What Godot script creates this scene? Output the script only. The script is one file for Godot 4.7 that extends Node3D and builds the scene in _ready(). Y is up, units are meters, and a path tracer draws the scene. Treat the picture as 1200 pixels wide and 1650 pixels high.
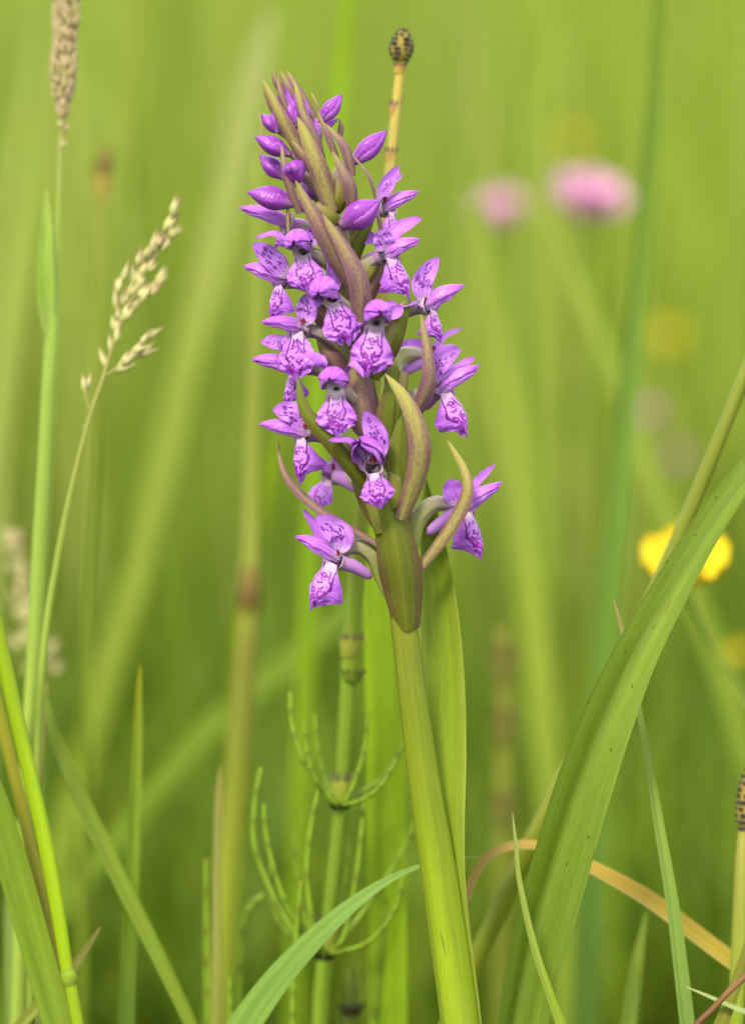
extends Node3D
# A marsh orchid in a June meadow, at life size: the plants are sketched in tenths of a millimetre
# (1 unit = 0.1 mm at the orchid, x to the right, y down, z towards the viewer) and set up in metres.

const PX := 0.0001
const DIST := 0.6
const KK := 0.5                       # base colour of a thing that looks that bright
var rig := Transform3D()
var rng := RandomNumberGenerator.new()
var tex := {}
var mats := {}


func _ready():
	rng.seed = 11
	# ---- camera, sky, sun, exposure
	var pitch := deg_to_rad(-9.0)
	var basis_ := Basis(Vector3.RIGHT, pitch)
	rig = Transform3D(basis_, Vector3(0, 0.245, 0))
	var cam := Camera3D.new()
	cam.name = "camera"
	var ca := CameraAttributesPhysical.new()
	ca.frustum_focal_length = 87.27
	ca.frustum_focus_distance = DIST - 0.003
	ca.exposure_aperture = 4.7
	ca.frustum_near = 0.02
	ca.frustum_far = 400.0
	cam.attributes = ca
	add_child(cam)
	cam.transform = Transform3D(basis_, rig.origin + basis_.z * DIST)
	var we := WorldEnvironment.new()
	we.name = "environment"
	var env := Environment.new()
	env.background_mode = Environment.BG_SKY
	env.tonemap_mode = Environment.TONE_MAPPER_LINEAR
	env.tonemap_exposure = 3.8
	env.sdfgi_enabled = true
	env.ssao_enabled = true
	env.ssil_enabled = true
	var sky := Sky.new()
	var sm := ProceduralSkyMaterial.new()
	sm.sky_top_color = Color(0.86, 0.89, 0.93)
	sm.sky_horizon_color = Color(0.93, 0.94, 0.94)
	sm.sky_curve = 0.3
	sm.ground_bottom_color = Color(0.25, 0.3, 0.12)
	sm.ground_horizon_color = Color(0.5, 0.55, 0.35)
	sky.sky_material = sm
	env.sky = sky
	we.environment = env
	add_child(we)
	var sun := DirectionalLight3D.new()
	sun.name = "sun"
	sun.light_energy = 0.6
	sun.light_color = Color(1.0, 0.96, 0.89)
	sun.light_angular_distance = 14.0
	sun.shadow_enabled = true
	sun.rotation = Vector3(deg_to_rad(-52), deg_to_rad(-28), 0)
	add_child(sun)
	make_textures()
	make_materials()
	# ---- setting
	ground()
	meadow()
	# ---- things
	orchid()
	horsetails()
	grasses()
	far_flowers()


# ------------------------------------------------------------------ sketch space
func at(x: float, y: float, z: float) -> Vector3:
	var s := (DIST - z * PX) / DIST
	return rig * Vector3((x - 600.0) * PX * s, (825.0 - y) * PX * s, z * PX)


func sk(w: Vector3) -> Array:
	var q := rig.affine_inverse() * w
	var s := (DIST - q.z) / DIST
	return [600.0 + q.x / (PX * s), 825.0 - q.y / (PX * s), q.z / PX]


func sz(w: float, z: float) -> float:
	return w * PX * (DIST - z * PX) / DIST


func dirn(v) -> Vector3:               # a direction given with y up
	return (rig.basis * Vector3(v[0], v[1], v[2])).normalized()


func cr(a, b, c, d, t):
	return 0.5 * (2.0 * b + (c - a) * t + (2.0 * a - 5.0 * b + 4.0 * c - d) * t * t + (3.0 * b - a - 3.0 * c + d) * t * t * t)


func curve(pts: Array, n: int) -> Array:      # Catmull-Rom through rows of numbers
	var out := []
	var m := pts.size() - 1
	for k in n + 1:
		var f := float(k) / n * m
		var i := mini(int(f), m - 1)
		var t := f - i
		var row := []
		for q in pts[0].size():
			row.append(cr(float(pts[maxi(i - 1, 0)][q]), float(pts[i][q]), float(pts[i + 1][q]), float(pts[mini(i + 2, m)][q]), t))
		out.append(row)
	return out


func rooted(pts: Array, lean := 0.3) -> Array:      # carry a stalk on down to the ground
	var n := pts.size()
	var a: Vector3 = at(pts[n - 2][0], pts[n - 2][1], pts[n - 2][2])
	var b: Vector3 = at(pts[n - 1][0], pts[n - 1][1], pts[n - 1][2])
	var d := (b - a).normalized()
	var step := a.distance_to(b)
	var out := pts.duplicate()
	var wid = pts[n - 1][3]
	var p := b
	for k in 12:
		var flat := Vector3(d.x, 0, d.z) * pow(lean, 0.25)
		d = Vector3(flat.x, minf(d.y, -0.25), flat.z).normalized()
		p += d * step
		step *= 1.5
		if p.y < 0.0 or k == 11:
			p.y = -0.002
		var q: Array = sk(p)
		out.append([q[0], q[1], q[2], wid])
		if p.y < 0.0:
			break
	return out


func key(vals: Array, t: float):
	var f := clampf(t, 0, 1) * (vals.size() - 1)
	var i := mini(int(f), vals.size() - 2)
	return lerp(vals[i], vals[i + 1], f - i)


func K(r: float, g: float, b: float) -> Color:      # linear base colour of what looks like this sRGB value
	var c := Color(r / 255.0, g / 255.0, b / 255.0).srgb_to_linear()
	return Color(c.r * KK, c.g * KK, c.b * KK)


# ------------------------------------------------------------------ shapes
class Shape:
	var v := PackedVector3Array()
	var n := PackedVector3Array()
	var uv := PackedVector2Array()
	var c := PackedColorArray()
	var i := PackedInt32Array()

	func grid(nu: int, nv: int, f: Callable, closed := false) -> void:
		var base := v.size()
		for b in nv + 1:
			for a in nu + 1:
				var r: Array = f.call(float(a) / nu, float(b) / nv)
				v.append(r[0])
				c.append(r[1])
				uv.append(Vector2(float(a) / nu, float(b) / nv))
				n.append(Vector3.ZERO)
		for b in nv:
			for a in nu:
				var p := base + b * (nu + 1) + a
				for t in [[p, p + 1, p + nu + 1], [p + 1, p + nu + 2, p + nu + 1]]:
					var nn := (v[t[2]] - v[t[0]]).cross(v[t[1]] - v[t[0]])
					for q in t:
						n[q] += nn
						i.append(q)
		if closed:
			for b in nv + 1:
				var p := base + b * (nu + 1)
				var s := n[p] + n[p + nu]
				n[p] = s
				n[p + nu] = s

	func mesh(mat: Material) -> ArrayMesh:
		for k in n.size():
			n[k] = n[k].normalized() if n[k].length_squared() > 1e-30 else Vector3.UP
		var arr := []
		arr.resize(Mesh.ARRAY_MAX)
		arr[Mesh.ARRAY_VERTEX] = v
		arr[Mesh.ARRAY_NORMAL] = n
		arr[Mesh.ARRAY_TEX_UV] = uv
		arr[Mesh.ARRAY_COLOR] = c
		arr[Mesh.ARRAY_INDEX] = i
		var m := ArrayMesh.new()
		m.add_surface_from_arrays(Mesh.PRIMITIVE_TRIANGLES, arr)
		m.surface_set_material(0, mat)
		return m


# A leaf or petal: pts = rows [x, y, z, width]; normal(s) with y up; fold = V keel, cup = round hollow (both towards the normal's front when > 0)
func ribbon(s: Shape, pts: Array, nv: int, normal, cols: Array, o := {}) -> void:
	var rows := curve(pts, nv)
	var P := []
	var W := []
	for r in rows:
		P.append(at(r[0], r[1], r[2]))
		W.append(maxf(sz(r[3], r[2]), 0.0))
	var nu: int = o.get("nu", 4)
	var fold: float = o.get("fold", 0.0)
	var cup: float = o.get("cup", 0.0)
	var wave: float = o.get("wave", 0.0)
	var ph: float = o.get("phase", 0.0)
	var edge = o.get("edge")
	var rib = o.get("rib")
	var norms: Array = normal if normal[0] is Array else [normal, normal]
	var fr := []
	for k in nv + 1:
		var T: Vector3 = (P[mini(k + 1, nv)] - P[maxi(k - 1, 0)]).normalized()
		var N := dirn(key_vec(norms, float(k) / nv))
		var S := T.cross(N)
		if S.length() < 1e-4:
			S = T.cross(Vector3(0.31, 0.2, 0.9))
		S = S.normalized()
		fr.append([S, S.cross(T)])
	var f := func(u: float, v: float) -> Array:
		var k := roundi(v * nv)
		var x := u * 2.0 - 1.0
		var w: float = W[k] * 0.5
		var lift := fold * absf(x) * w + cup * x * x * w + wave * w * absf(x) * sin(v * 17.0 + ph + (2.0 if x > 0 else 0.0))
		var c: Color = key(cols, v)
		if edge != null:
			c = c.lerp(edge, pow(absf(x), 3.0))
		if rib != null and absf(x) < 0.01:
			c = rib
		return [P[k] + fr[k][0] * x * w + fr[k][1] * lift, c]
	s.grid(nu, nv, f)


func key_vec(vals: Array, t: float) -> Vector3:
	var f := clampf(t, 0, 1) * (vals.size() - 1)
	var i := mini(int(f), vals.size() - 2)
	var a = vals[i]
	var b = vals[i + 1]
	return Vector3(a[0], a[1], a[2]).lerp(Vector3(b[0], b[1], b[2]), f - i)


# A stalk: pts = rows [x, y, z, thickness]
func tube(s: Shape, pts: Array, nv: int, sides: int, cols: Array, o := {}) -> void:
	var rows := curve(pts, nv)
	var P := []
	var W := []
	for r in rows:
		P.append(at(r[0], r[1], r[2]))
		W.append(maxf(sz(r[3], r[2]) * 0.5, 1e-6))
	var ribs: int = o.get("ribs", 0)
	var deep: float = o.get("deep", 0.08)
	var turn: float = o.get("turn", 0.0)
	var flat: float = o.get("flat", 1.0)
	var fr := []
	var side := rig.basis.z
	for k in nv + 1:
		var T: Vector3 = (P[mini(k + 1, nv)] - P[maxi(k - 1, 0)]).normalized()
		var A := T.cross(side)
		if A.length() < 0.2:
			A = T.cross(rig.basis.y)
		A = A.normalized()
		fr.append([A, A.cross(T)])
	var f := func(u: float, v: float) -> Array:
		var k := roundi(v * nv)
		var a := u * TAU
		var r: float = W[k] * (1.0 + (deep * cos(a * ribs + turn * v) if ribs else 0.0))
		return [P[k] + (fr[k][0] * cos(a) + fr[k][1] * sin(a) * flat) * r, key(cols, v)]
	s.grid(sides, nv, f, true)


# A pointed seed, bud or bead between two points
func pod(s: Shape, a: Vector3, b: Vector3, prof: Array, width: float, cols: Array, sides := 10, nv := 8, lobes := 0, deep := 0.1) -> void:
	var T := (b - a).normalized()
	var A := T.cross(rig.basis.z)
	if A.length() < 0.2:
		A = T.cross(rig.basis.y)
	A = A.normalized()
	var B := A.cross(T)
	var f := func(u: float, v: float) -> Array:
		var t := u * TAU
		var r: float = key(prof, v) * width * 0.5 * (1.0 + (deep * cos(t * lobes) if lobes else 0.0))
		return [a.lerp(b, v) + (A * cos(t) + B * sin(t)) * r, key(cols, v)]
	s.grid(sides, nv, f, true)


# ------------------------------------------------------------------ things and parts
func thing(called: String, label: String, category: String, where: Vector3, group := "") -> Node3D:
	var o := Node3D.new()
	o.name = numbered(called)
	add_child(o)
	o.position = where
	o.set_meta("label", label)
	o.set_meta("category", category)
	o.set_meta("kind", "thing")
	if group:
		o.set_meta("group", group)
	return o


func numbered(called: String) -> String:
	if not has_node(called):
		return called
	var k := 1
	while has_node("%s_%03d" % [called, k]):
		k += 1
	return "%s_%03d" % [called, k]


func part(called: String, s: Shape, mat: Material, parent: Node3D) -> MeshInstance3D:
	var m := MeshInstance3D.new()
	var nm := called
	var k := 1
	while parent.has_node(nm):
		nm = "%s_%03d" % [called, k]
		k += 1
	m.name = nm
	var origin := parent.global_position
	for q in s.v.size():                # points were laid out in the world; the part hangs at its thing's base
		s.v[q] -= origin
	m.mesh = s.mesh(mat)
	parent.add_child(m)
	return m


func single(called: String, s: Shape, mat: Material, label: String, category: String, where: Vector3, group := "") -> MeshInstance3D:
	var m := MeshInstance3D.new()
	m.name = numbered(called)
	add_child(m)
	m.position = where
	for q in s.v.size():
		s.v[q] -= where
	m.mesh = s.mesh(mat)
	m.set_meta("label", label)
	m.set_meta("category", category)
	m.set_meta("kind", "thing")
	if group:
		m.set_meta("group", group)
	return m


func place(called: String, mesh: Mesh, parent: Node3D, base: Vector3, tip: Vector3, normal: Vector3, wide := 1.0, deep := 1.0) -> MeshInstance3D:
	var m := MeshInstance3D.new()
	var nm := called
	var k := 1
	while parent.has_node(nm):
		nm = "%s_%03d" % [called, k]
		k += 1
	m.name = nm
	m.mesh = mesh
	parent.add_child(m)
	var y := tip - base
	var l := y.length()
	y /= l
	var x := y.cross(normal).normalized()
	var z := x.cross(y)
	m.global_transform = Transform3D(Basis(x * l * wide, y * l, z * l * deep), base)
	return m


# ------------------------------------------------------------------ textures: pigment, grain and veins
func smooth(a: float, b: float, x: float) -> float:
	var t := clampf((x - a) / (b - a), 0, 1)
	return t * t * (3.0 - 2.0 * t)


func stamp(im: Image, x: float, y: float, r: float, col: Color, strength := 1.0) -> void:
	for j in range(int(y - r - 1), int(y + r + 2)):
		for i in range(int(x - r - 1), int(x + r + 2)):
			if i < 0 or j < 0 or i >= im.get_width() or j >= im.get_height():
				continue
			var d := Vector2(i + 0.5 - x, j + 0.5 - y).length()
			var a := clampf(r + 0.6 - d, 0, 1) * strength
			if a > 0:
				im.set_pixel(i, j, im.get_pixel(i, j).lerp(col, a))


func stroke(im: Image, pts: Array, r: float, col: Color, strength := 1.0) -> void:
	for k in pts.size() - 1:
		var a: Vector2 = pts[k]
		var b: Vector2 = pts[k + 1]
		var n := int(a.distance_to(b) / 0.7) + 1
		for q in n:
			var p := a.lerp(b, float(q) / n)
			stamp(im, p.x, p.y, r, col, strength)


func T(r: float, g: float, b: float) -> Color:
	return K(r, g, b).linear_to_srgb()


func lip_texture(sd: int) -> ImageTexture:
	var r := RandomNumberGenerator.new()
	r.seed = sd
	var nz := FastNoiseLite.new()
	nz.seed = sd
	nz.frequency = 0.06
	var w := 128
	var h := 192
	var im := Image.create(w, h, true, Image.FORMAT_RGBA8)
	var rim := K(206, 116, 246)
	var deep := K(194, 100, 238)
	var mid := K(212, 138, 242)
	var throat := K(222, 196, 208)
	for j in h:
		for i in w:
			var u := absf(2.0 * (i + 0.5) / w - 1.0)
			var v := (j + 0.5) / h
			var c := rim.lerp(deep, smooth(0.55, 1.0, v) * 0.5 + smooth(0.75, 1.0, u) * 0.35)
			var m := smooth(0.72, 0.34, u + 0.05 * nz.get_noise_2d(i, j)) * smooth(0.98, 0.35, v)
			c = c.lerp(mid, m * 0.9)
			c = c.lerp(throat, smooth(0.27, 0.07, v) * 0.85)
			var n := 1.0 + 0.07 * nz.get_noise_2d(i * 2.0, j * 0.6)
			c = Color(c.r * n, c.g * n, c.b * n).linear_to_srgb()
			c.a = 1.0
			im.set_pixel(i, j, c)
	var ink := T(126, 2, 142)
	var ink2 := T(150, 8, 164)
	for side in [-1.0, 1.0]:
		var line := []
		var stop := r.randf_range(0.62, 0.76)
		for k in 15:
			var t := k / 14.0
			var v := lerpf(0.06, stop, t)
			var u: float = side * (lerpf(0.72, 0.47, smooth(0.0, 0.4, t)) - 0.2 * smooth(0.55, 1.0, t)) + r.randf_range(-0.025, 0.025)
			line.append(Vector2((u * 0.5 + 0.5) * w, v * h))
		for k in 3:
			var last: Vector2 = line[-1]
			line.append(last + Vector2(-side * 4.0, -3.0 - k * 2.0))
		stroke(im, line, 3.8, ink2, 0.10)
		stroke(im, line, 3.0, ink)
	for k in 30:
		var v := r.randf_range(0.17, 0.84)
		var lim := 0.34 if v < 0.6 else 0.3
		var p := Vector2((r.randf_range(-lim, lim) * 0.5 + 0.5) * w, v * h)
		var line := [p]
		var ang := r.randf_range(-0.6, 0.6) + PI / 2 * (1.0 if r.randf() < 0.75 else 0.0)
		for q in r.randi_range(2, 5):
			ang += r.randf_range(-0.9, 0.9)
			p += Vector2(cos(ang) * 4.0, sin(ang) * 4.0)
			line.append(p)
		stroke(im, line, r.randf_range(2.0, 3.0), ink if r.randf() < 0.6 else ink2)
	for k in 5:
		var cx := (r.randf_range(-0.3, 0.3) * 0.5 + 0.5) * w
		var cy := r.randf_range(0.68, 0.88) * h
		var line := []
		for q in 9:
			line.append(Vector2(cx + cos(q * TAU / 9) * 5.0, cy + sin(q * TAU / 9 + 0.3) * 6.0))
		stroke(im, line, 2.1, ink2)
	im.generate_mipmaps()
	return ImageTexture.create_from_image(im)


func petal_texture(sd: int, spots: bool, base: Color, body: Color, tip: Color, vein: Color) -> ImageTexture:
	var r := RandomNumberGenerator.new()
	r.seed = sd
	var nz := FastNoiseLite.new()
	nz.seed = sd
	nz.frequency = 0.05
	var w := 96
	var h := 160
	var im := Image.create(w, h, true, Image.FORMAT_RGBA8)
	for j in h:
		for i in w:
			var x := 2.0 * (i + 0.5) / w - 1.0
			var v := (j + 0.5) / h
			var c := base.lerp(body, smooth(0.0, 0.35, v))
			c = c.lerp(tip, smooth(0.6, 1.0, v) * 0.8 + smooth(0.7, 1.0, absf(x)) * 0.25)
			var q := 0.5 + 0.5 * sin(x * 15.0 + 1.5 * nz.get_noise_2d(i, j * 0.3))
			c = c.lerp(vein, pow(q, 5.0) * 0.5 * smooth(1.0, 0.5, v))
			c = c.lerp(vein, smooth(0.06, 0.0, absf(x)) * 0.6 * smooth(0.0, 0.2, v))
			var n := 1.0 + 0.14 * nz.get_noise_2d(i * 3.0, j * 1.2)
			c = Color(c.r * n, c.g * n, c.b * n).linear_to_srgb()
			c.a = 1.0
			im.set_pixel(i, j, c)
	if spots:
		var ink := T(120, 30, 150)
		for k in 16:
			var p := Vector2((r.randf_range(-0.62, 0.62) * 0.5 + 0.5) * w, r.randf_range(0.34, 0.82) * h)
			if r.randf() < 0.35:
				var line := []
				var rr := r.randf_range(3.0, 6.0)
				for q in 9:
					line.append(p + Vector2(cos(q * TAU / 8), sin(q * TAU / 8) * 1.5) * rr)
				stroke(im, line, 1.9, ink, 0.9)
			else:
				var line := [p]
				for q in r.randi_range(1, 4):
					p += Vector2(r.randf_range(-4, 4), r.randf_range(-1, 7))
					line.append(p)
				stroke(im, line, r.randf_range(1.9, 3.2), ink, 0.9)
	im.generate_mipmaps()
	return ImageTexture.create_from_image(im)


func bract_texture(sd: int, green: Color, purple: Color, share: float) -> ImageTexture:
	var nz := FastNoiseLite.new()
	nz.seed = sd
	nz.frequency = 0.035
	var fine := FastNoiseLite.new()
	fine.seed = sd + 5
	fine.frequency = 0.15
	var w := 96
	var h := 224
	var im := Image.create(w, h, true, Image.FORMAT_RGBA8)
	for j in h:
		for i in w:
			var x := 2.0 * (i + 0.5) / w - 1.0
			var v := (j + 0.5) / h
			var m := share + 0.55 * smooth(0.25, 1.0, absf(x)) + 0.3 * nz.get_noise_2d(i * 0.9, j * 0.35) - 0.75 * smooth(0.5, 1.0, v)
			m += 0.5 * fine.get_noise_2d(i, j * 0.7)
			var c := green.lerp(purple, smooth(0.15, 0.85, m))
			var ve := pow(0.5 + 0.5 * cos(x * 19.0), 8.0)
			var n := 1.0 + 0.16 * fine.get_noise_2d(i * 1.7 + 40.0, j * 1.3) - 0.15 * ve + 0.06 * smooth(0.85, 1.0, absf(x)) + 0.26 * smooth(0.10, 0.02, absf(x))
			c = Color(c.r * n, c.g * n, c.b * n).linear_to_srgb()
			c.a = 1.0
			im.set_pixel(i, j, c)
	im.generate_mipmaps()
	return ImageTexture.create_from_image(im)


func vein_texture(sd: int, waves: float, depth: float, blotch: float) -> ImageTexture:
	var nz := FastNoiseLite.new()
	nz.seed = sd
	nz.frequency = 0.02
	var fine := FastNoiseLite.new()
	fine.seed = sd + 9
	fine.frequency = 0.25
	var w := 128
	var h := 256
	var im := Image.create(w, h, true, Image.FORMAT_RGBA8)
	for j in h:
		for i in w:
			var x := (i + 0.5) / w
			var n := 0.88 + depth * sin(x * TAU * waves + 1.2 * nz.get_noise_2d(i, j * 0.2)) * (0.6 + 0.8 * nz.get_noise_2d(i * 3.0, 7.0))
			n += blotch * nz.get_noise_2d(i * 1.3, j * 0.5) + 0.06 * fine.get_noise_2d(i, j * 0.5)
			im.set_pixel(i, j, Color(n, n, n * 0.98).clamp())
	im.generate_mipmaps()
	return ImageTexture.create_from_image(im)


func speck_texture() -> ImageTexture:
	var im: Image = tex.leaf.get_image().duplicate()
	im.clear_mipmaps()
	im.resize(96, 1024, Image.INTERPOLATE_CUBIC)
	var r := RandomNumberGenerator.new()
	r.seed = 31
	for k in 18:
		var p := Vector2(r.randf() * 96.0, r.randf() * 1024.0)
		stamp(im, p.x, p.y, r.randf_range(0.4, 1.5), Color(0.34, 0.28, 0.16), r.randf_range(0.4, 0.95))
		if r.randf() < 0.3:
			stamp(im, p.x + 1.5, p.y + 1.0, 0.9, Color(0.4, 0.32, 0.2), 0.7)
	for k in 7:
		var p := Vector2(r.randf() * 96.0, r.randf() * 1024.0)
		stroke(im, [p, p + Vector2(r.randf_range(-3, 3), r.randf_range(10, 50))], 0.9, Color(0.7, 0.62, 0.4), 0.4)
	im.generate_mipmaps()
	return ImageTexture.create_from_image(im)


func grain_texture(sd: int, freq: float) -> ImageTexture:
	var nz := FastNoiseLite.new()
	nz.seed = sd
	nz.frequency = freq
	nz.noise_type = FastNoiseLite.TYPE_CELLULAR
	return ImageTexture.create_from_image(nz.get_seamless_image(128, 128))


func make_textures():
	for k in 5:
		tex["lip%d" % k] = lip_texture(100 + k * 7)
	for k in 3:
		tex["spot%d" % k] = petal_texture(60 + k, true, K(226, 196, 224), K(218, 142, 246), K(202, 112, 236), K(160, 70, 196))
	tex.petal = petal_texture(80, false, K(230, 190, 234), K(216, 130, 248), K(200, 98, 238), K(158, 58, 196))
	tex.hood = petal_texture(81, false, K(228, 184, 230), K(216, 120, 246), K(200, 92, 236), K(152, 48, 184))
	tex.bud = petal_texture(82, false, K(186, 130, 176), K(180, 76, 206), K(160, 44, 192), K(124, 30, 150))
	tex.bract0 = bract_texture(1, K(174, 166, 88), K(142, 104, 100), 0.36)
	tex.bract1 = bract_texture(2, K(166, 148, 94), K(138, 98, 108), 0.6)
	tex.bract2 = bract_texture(3, K(112, 122, 34), K(116, 90, 58), 0.2)
	tex.leaf = vein_texture(5, 13.0, 0.016, 0.12)
	tex.specked = speck_texture()
	tex.leaf2 = vein_texture(6, 6.0, 0.08, 0.16)
	tex.grain = grain_texture(4, 0.11)


func make_materials():
	for k in 5:
		mats["lip%d" % k] = petal_mat(tex["lip%d" % k])
	for k in 3:
		mats["spot%d" % k] = petal_mat(tex["spot%d" % k])
	for q in ["petal", "hood", "bud"]:
		mats[q] = petal_mat(tex[q])
	for k in 3:
		mats["bract%d" % k] = leaf_mat(tex["bract%d" % k], Color(0.5, 0.46, 0.22), 0.5)
	mats.leaf = leaf_mat(tex.leaf, Color(0.6, 0.62, 0.2), 0.5)
	mats.specked = leaf_mat(tex.specked, Color(0.5, 0.52, 0.18), 0.5)
	mats.leaf2 = leaf_mat(tex.leaf2, Color(0.6, 0.62, 0.2), 0.55)
	mats.stalk = leaf_mat(tex.leaf, Color(0.2, 0.2, 0.08), 0.42)
	mats.soft = leaf_mat(null, Color(0.4, 0.4, 0.3), 0.7)
	mats.grass = leaf_mat(null, Color(0.7, 0.7, 0.24), 0.55)
	mats.flesh = leaf_mat(null, Color(0.35, 0.3, 0.35), 0.4)


func petal_mat(t: Texture2D) -> StandardMaterial3D:
	var m := StandardMaterial3D.new()
	m.albedo_texture = t
	m.vertex_color_use_as_albedo = true
	m.roughness = 0.36
	m.metallic_specular = 0.42
	m.backlight_enabled = true
	m.backlight = Color(0.55, 0.42, 0.6)
	m.texture_repeat = false
	m.heightmap_enabled = true
	m.heightmap_texture = tex.grain
	m.heightmap_scale = 0.010
	m.cull_mode = BaseMaterial3D.CULL_DISABLED
	return m


func leaf_mat(t: Texture2D, back: Color, rough: float) -> StandardMaterial3D:
	var m := StandardMaterial3D.new()
	m.albedo_texture = t
	m.vertex_color_use_as_albedo = true
	m.roughness = rough
	m.metallic_specular = 0.22
	m.backlight_enabled = true
	m.backlight = back
	m.cull_mode = BaseMaterial3D.CULL_DISABLED
	if t != null:
		m.heightmap_enabled = true
		m.heightmap_texture = t
		m.heightmap_scale = 0.002
	return m


# ------------------------------------------------------------------ the ground and the meadow
func ground():
	var s := Shape.new()
	var f := func(u: float, v: float) -> Array:
		var x := signf(u - 0.5) * pow(absf(u - 0.5) * 2.0, 3.0) * 150.0
		var z := signf(v - 0.5) * pow(absf(v - 0.5) * 2.0, 3.0) * 150.0
		return [Vector3(x, 0.012 * sin(x * 3.1 + 1.0) * cos(z * 2.3) * exp(-0.02 * (x * x + z * z)), z), Color(0.035, 0.05, 0.010)]
	s.grid(60, 60, f)
	var m := MeshInstance3D.new()
	m.name = "ground"
	m.mesh = s.mesh(leaf_mat(tex.leaf2, Color(0, 0, 0), 0.9))
	m.set_meta("label", "dark mossy ground under the meadow grass")
	m.set_meta("kind", "structure")
	add_child(m)


func blade_mesh(bend: float, fold: float) -> ArrayMesh:
	var s := Shape.new()
	var f := func(u: float, v: float) -> Array:
		var x := u * 2.0 - 1.0
		var w := 0.5 * (1.0 - pow(v, 2.2)) * (0.7 + 0.3 * minf(v * 4.0, 1.0))
		var a := bend * v
		return [Vector3(x * w, v * (1.0 - 0.16 * bend * bend * v * v), sin(a) * v * 0.5 + fold * absf(x) * w * 0.02), Color.WHITE]
	s.grid(2, 7, f)
	return s.mesh(mats.grass)


func stem_mesh() -> ArrayMesh:
	var s := Shape.new()
	var f := func(u: float, v: float) -> Array:
		var a := u * TAU
		var r := 0.5 * (1.0 - 0.5 * v)
		return [Vector3(cos(a) * r, v, sin(a) * r * 0.008 + 0.1 * v * v), Color.WHITE]
	s.grid(5, 5, f, true)
	return s.mesh(mats.grass)


func scatter(called: String, label: String, mesh: Mesh, n: int, spot: Callable, cols: Array) -> void:
	var mm := MultiMesh.new()
	mm.transform_format = MultiMesh.TRANSFORM_3D
	mm.use_colors = true
	mm.mesh = mesh
	mm.instance_count = n
	for k in n:
		var r: Array = spot.call(k)            # [place, height, width, lean]
		var b := Basis(Vector3.UP, rng.randf() * TAU)
		b = Basis(Vector3(rng.randf_range(-1, 1), 0, rng.randf_range(-1, 1)).normalized(), rng.randf() * r[3]) * b
		mm.set_instance_transform(k, Transform3D(b * Basis.from_scale(Vector3(r[2], r[1], r[1])), r[0]))
		var c: Color = cols[rng.randi() % cols.size()]
		var n2 := rng.randf_range(0.82, 1.15)
		mm.set_instance_color(k, Color(c.r * n2, c.g * n2, c.b * n2))
	var o := MultiMeshInstance3D.new()
	o.name = called
	o.multimesh = mm
	o.set_meta("label", label)
	o.set_meta("category", "grass")
	o.set_meta("kind", "stuff")
	add_child(o)


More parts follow.
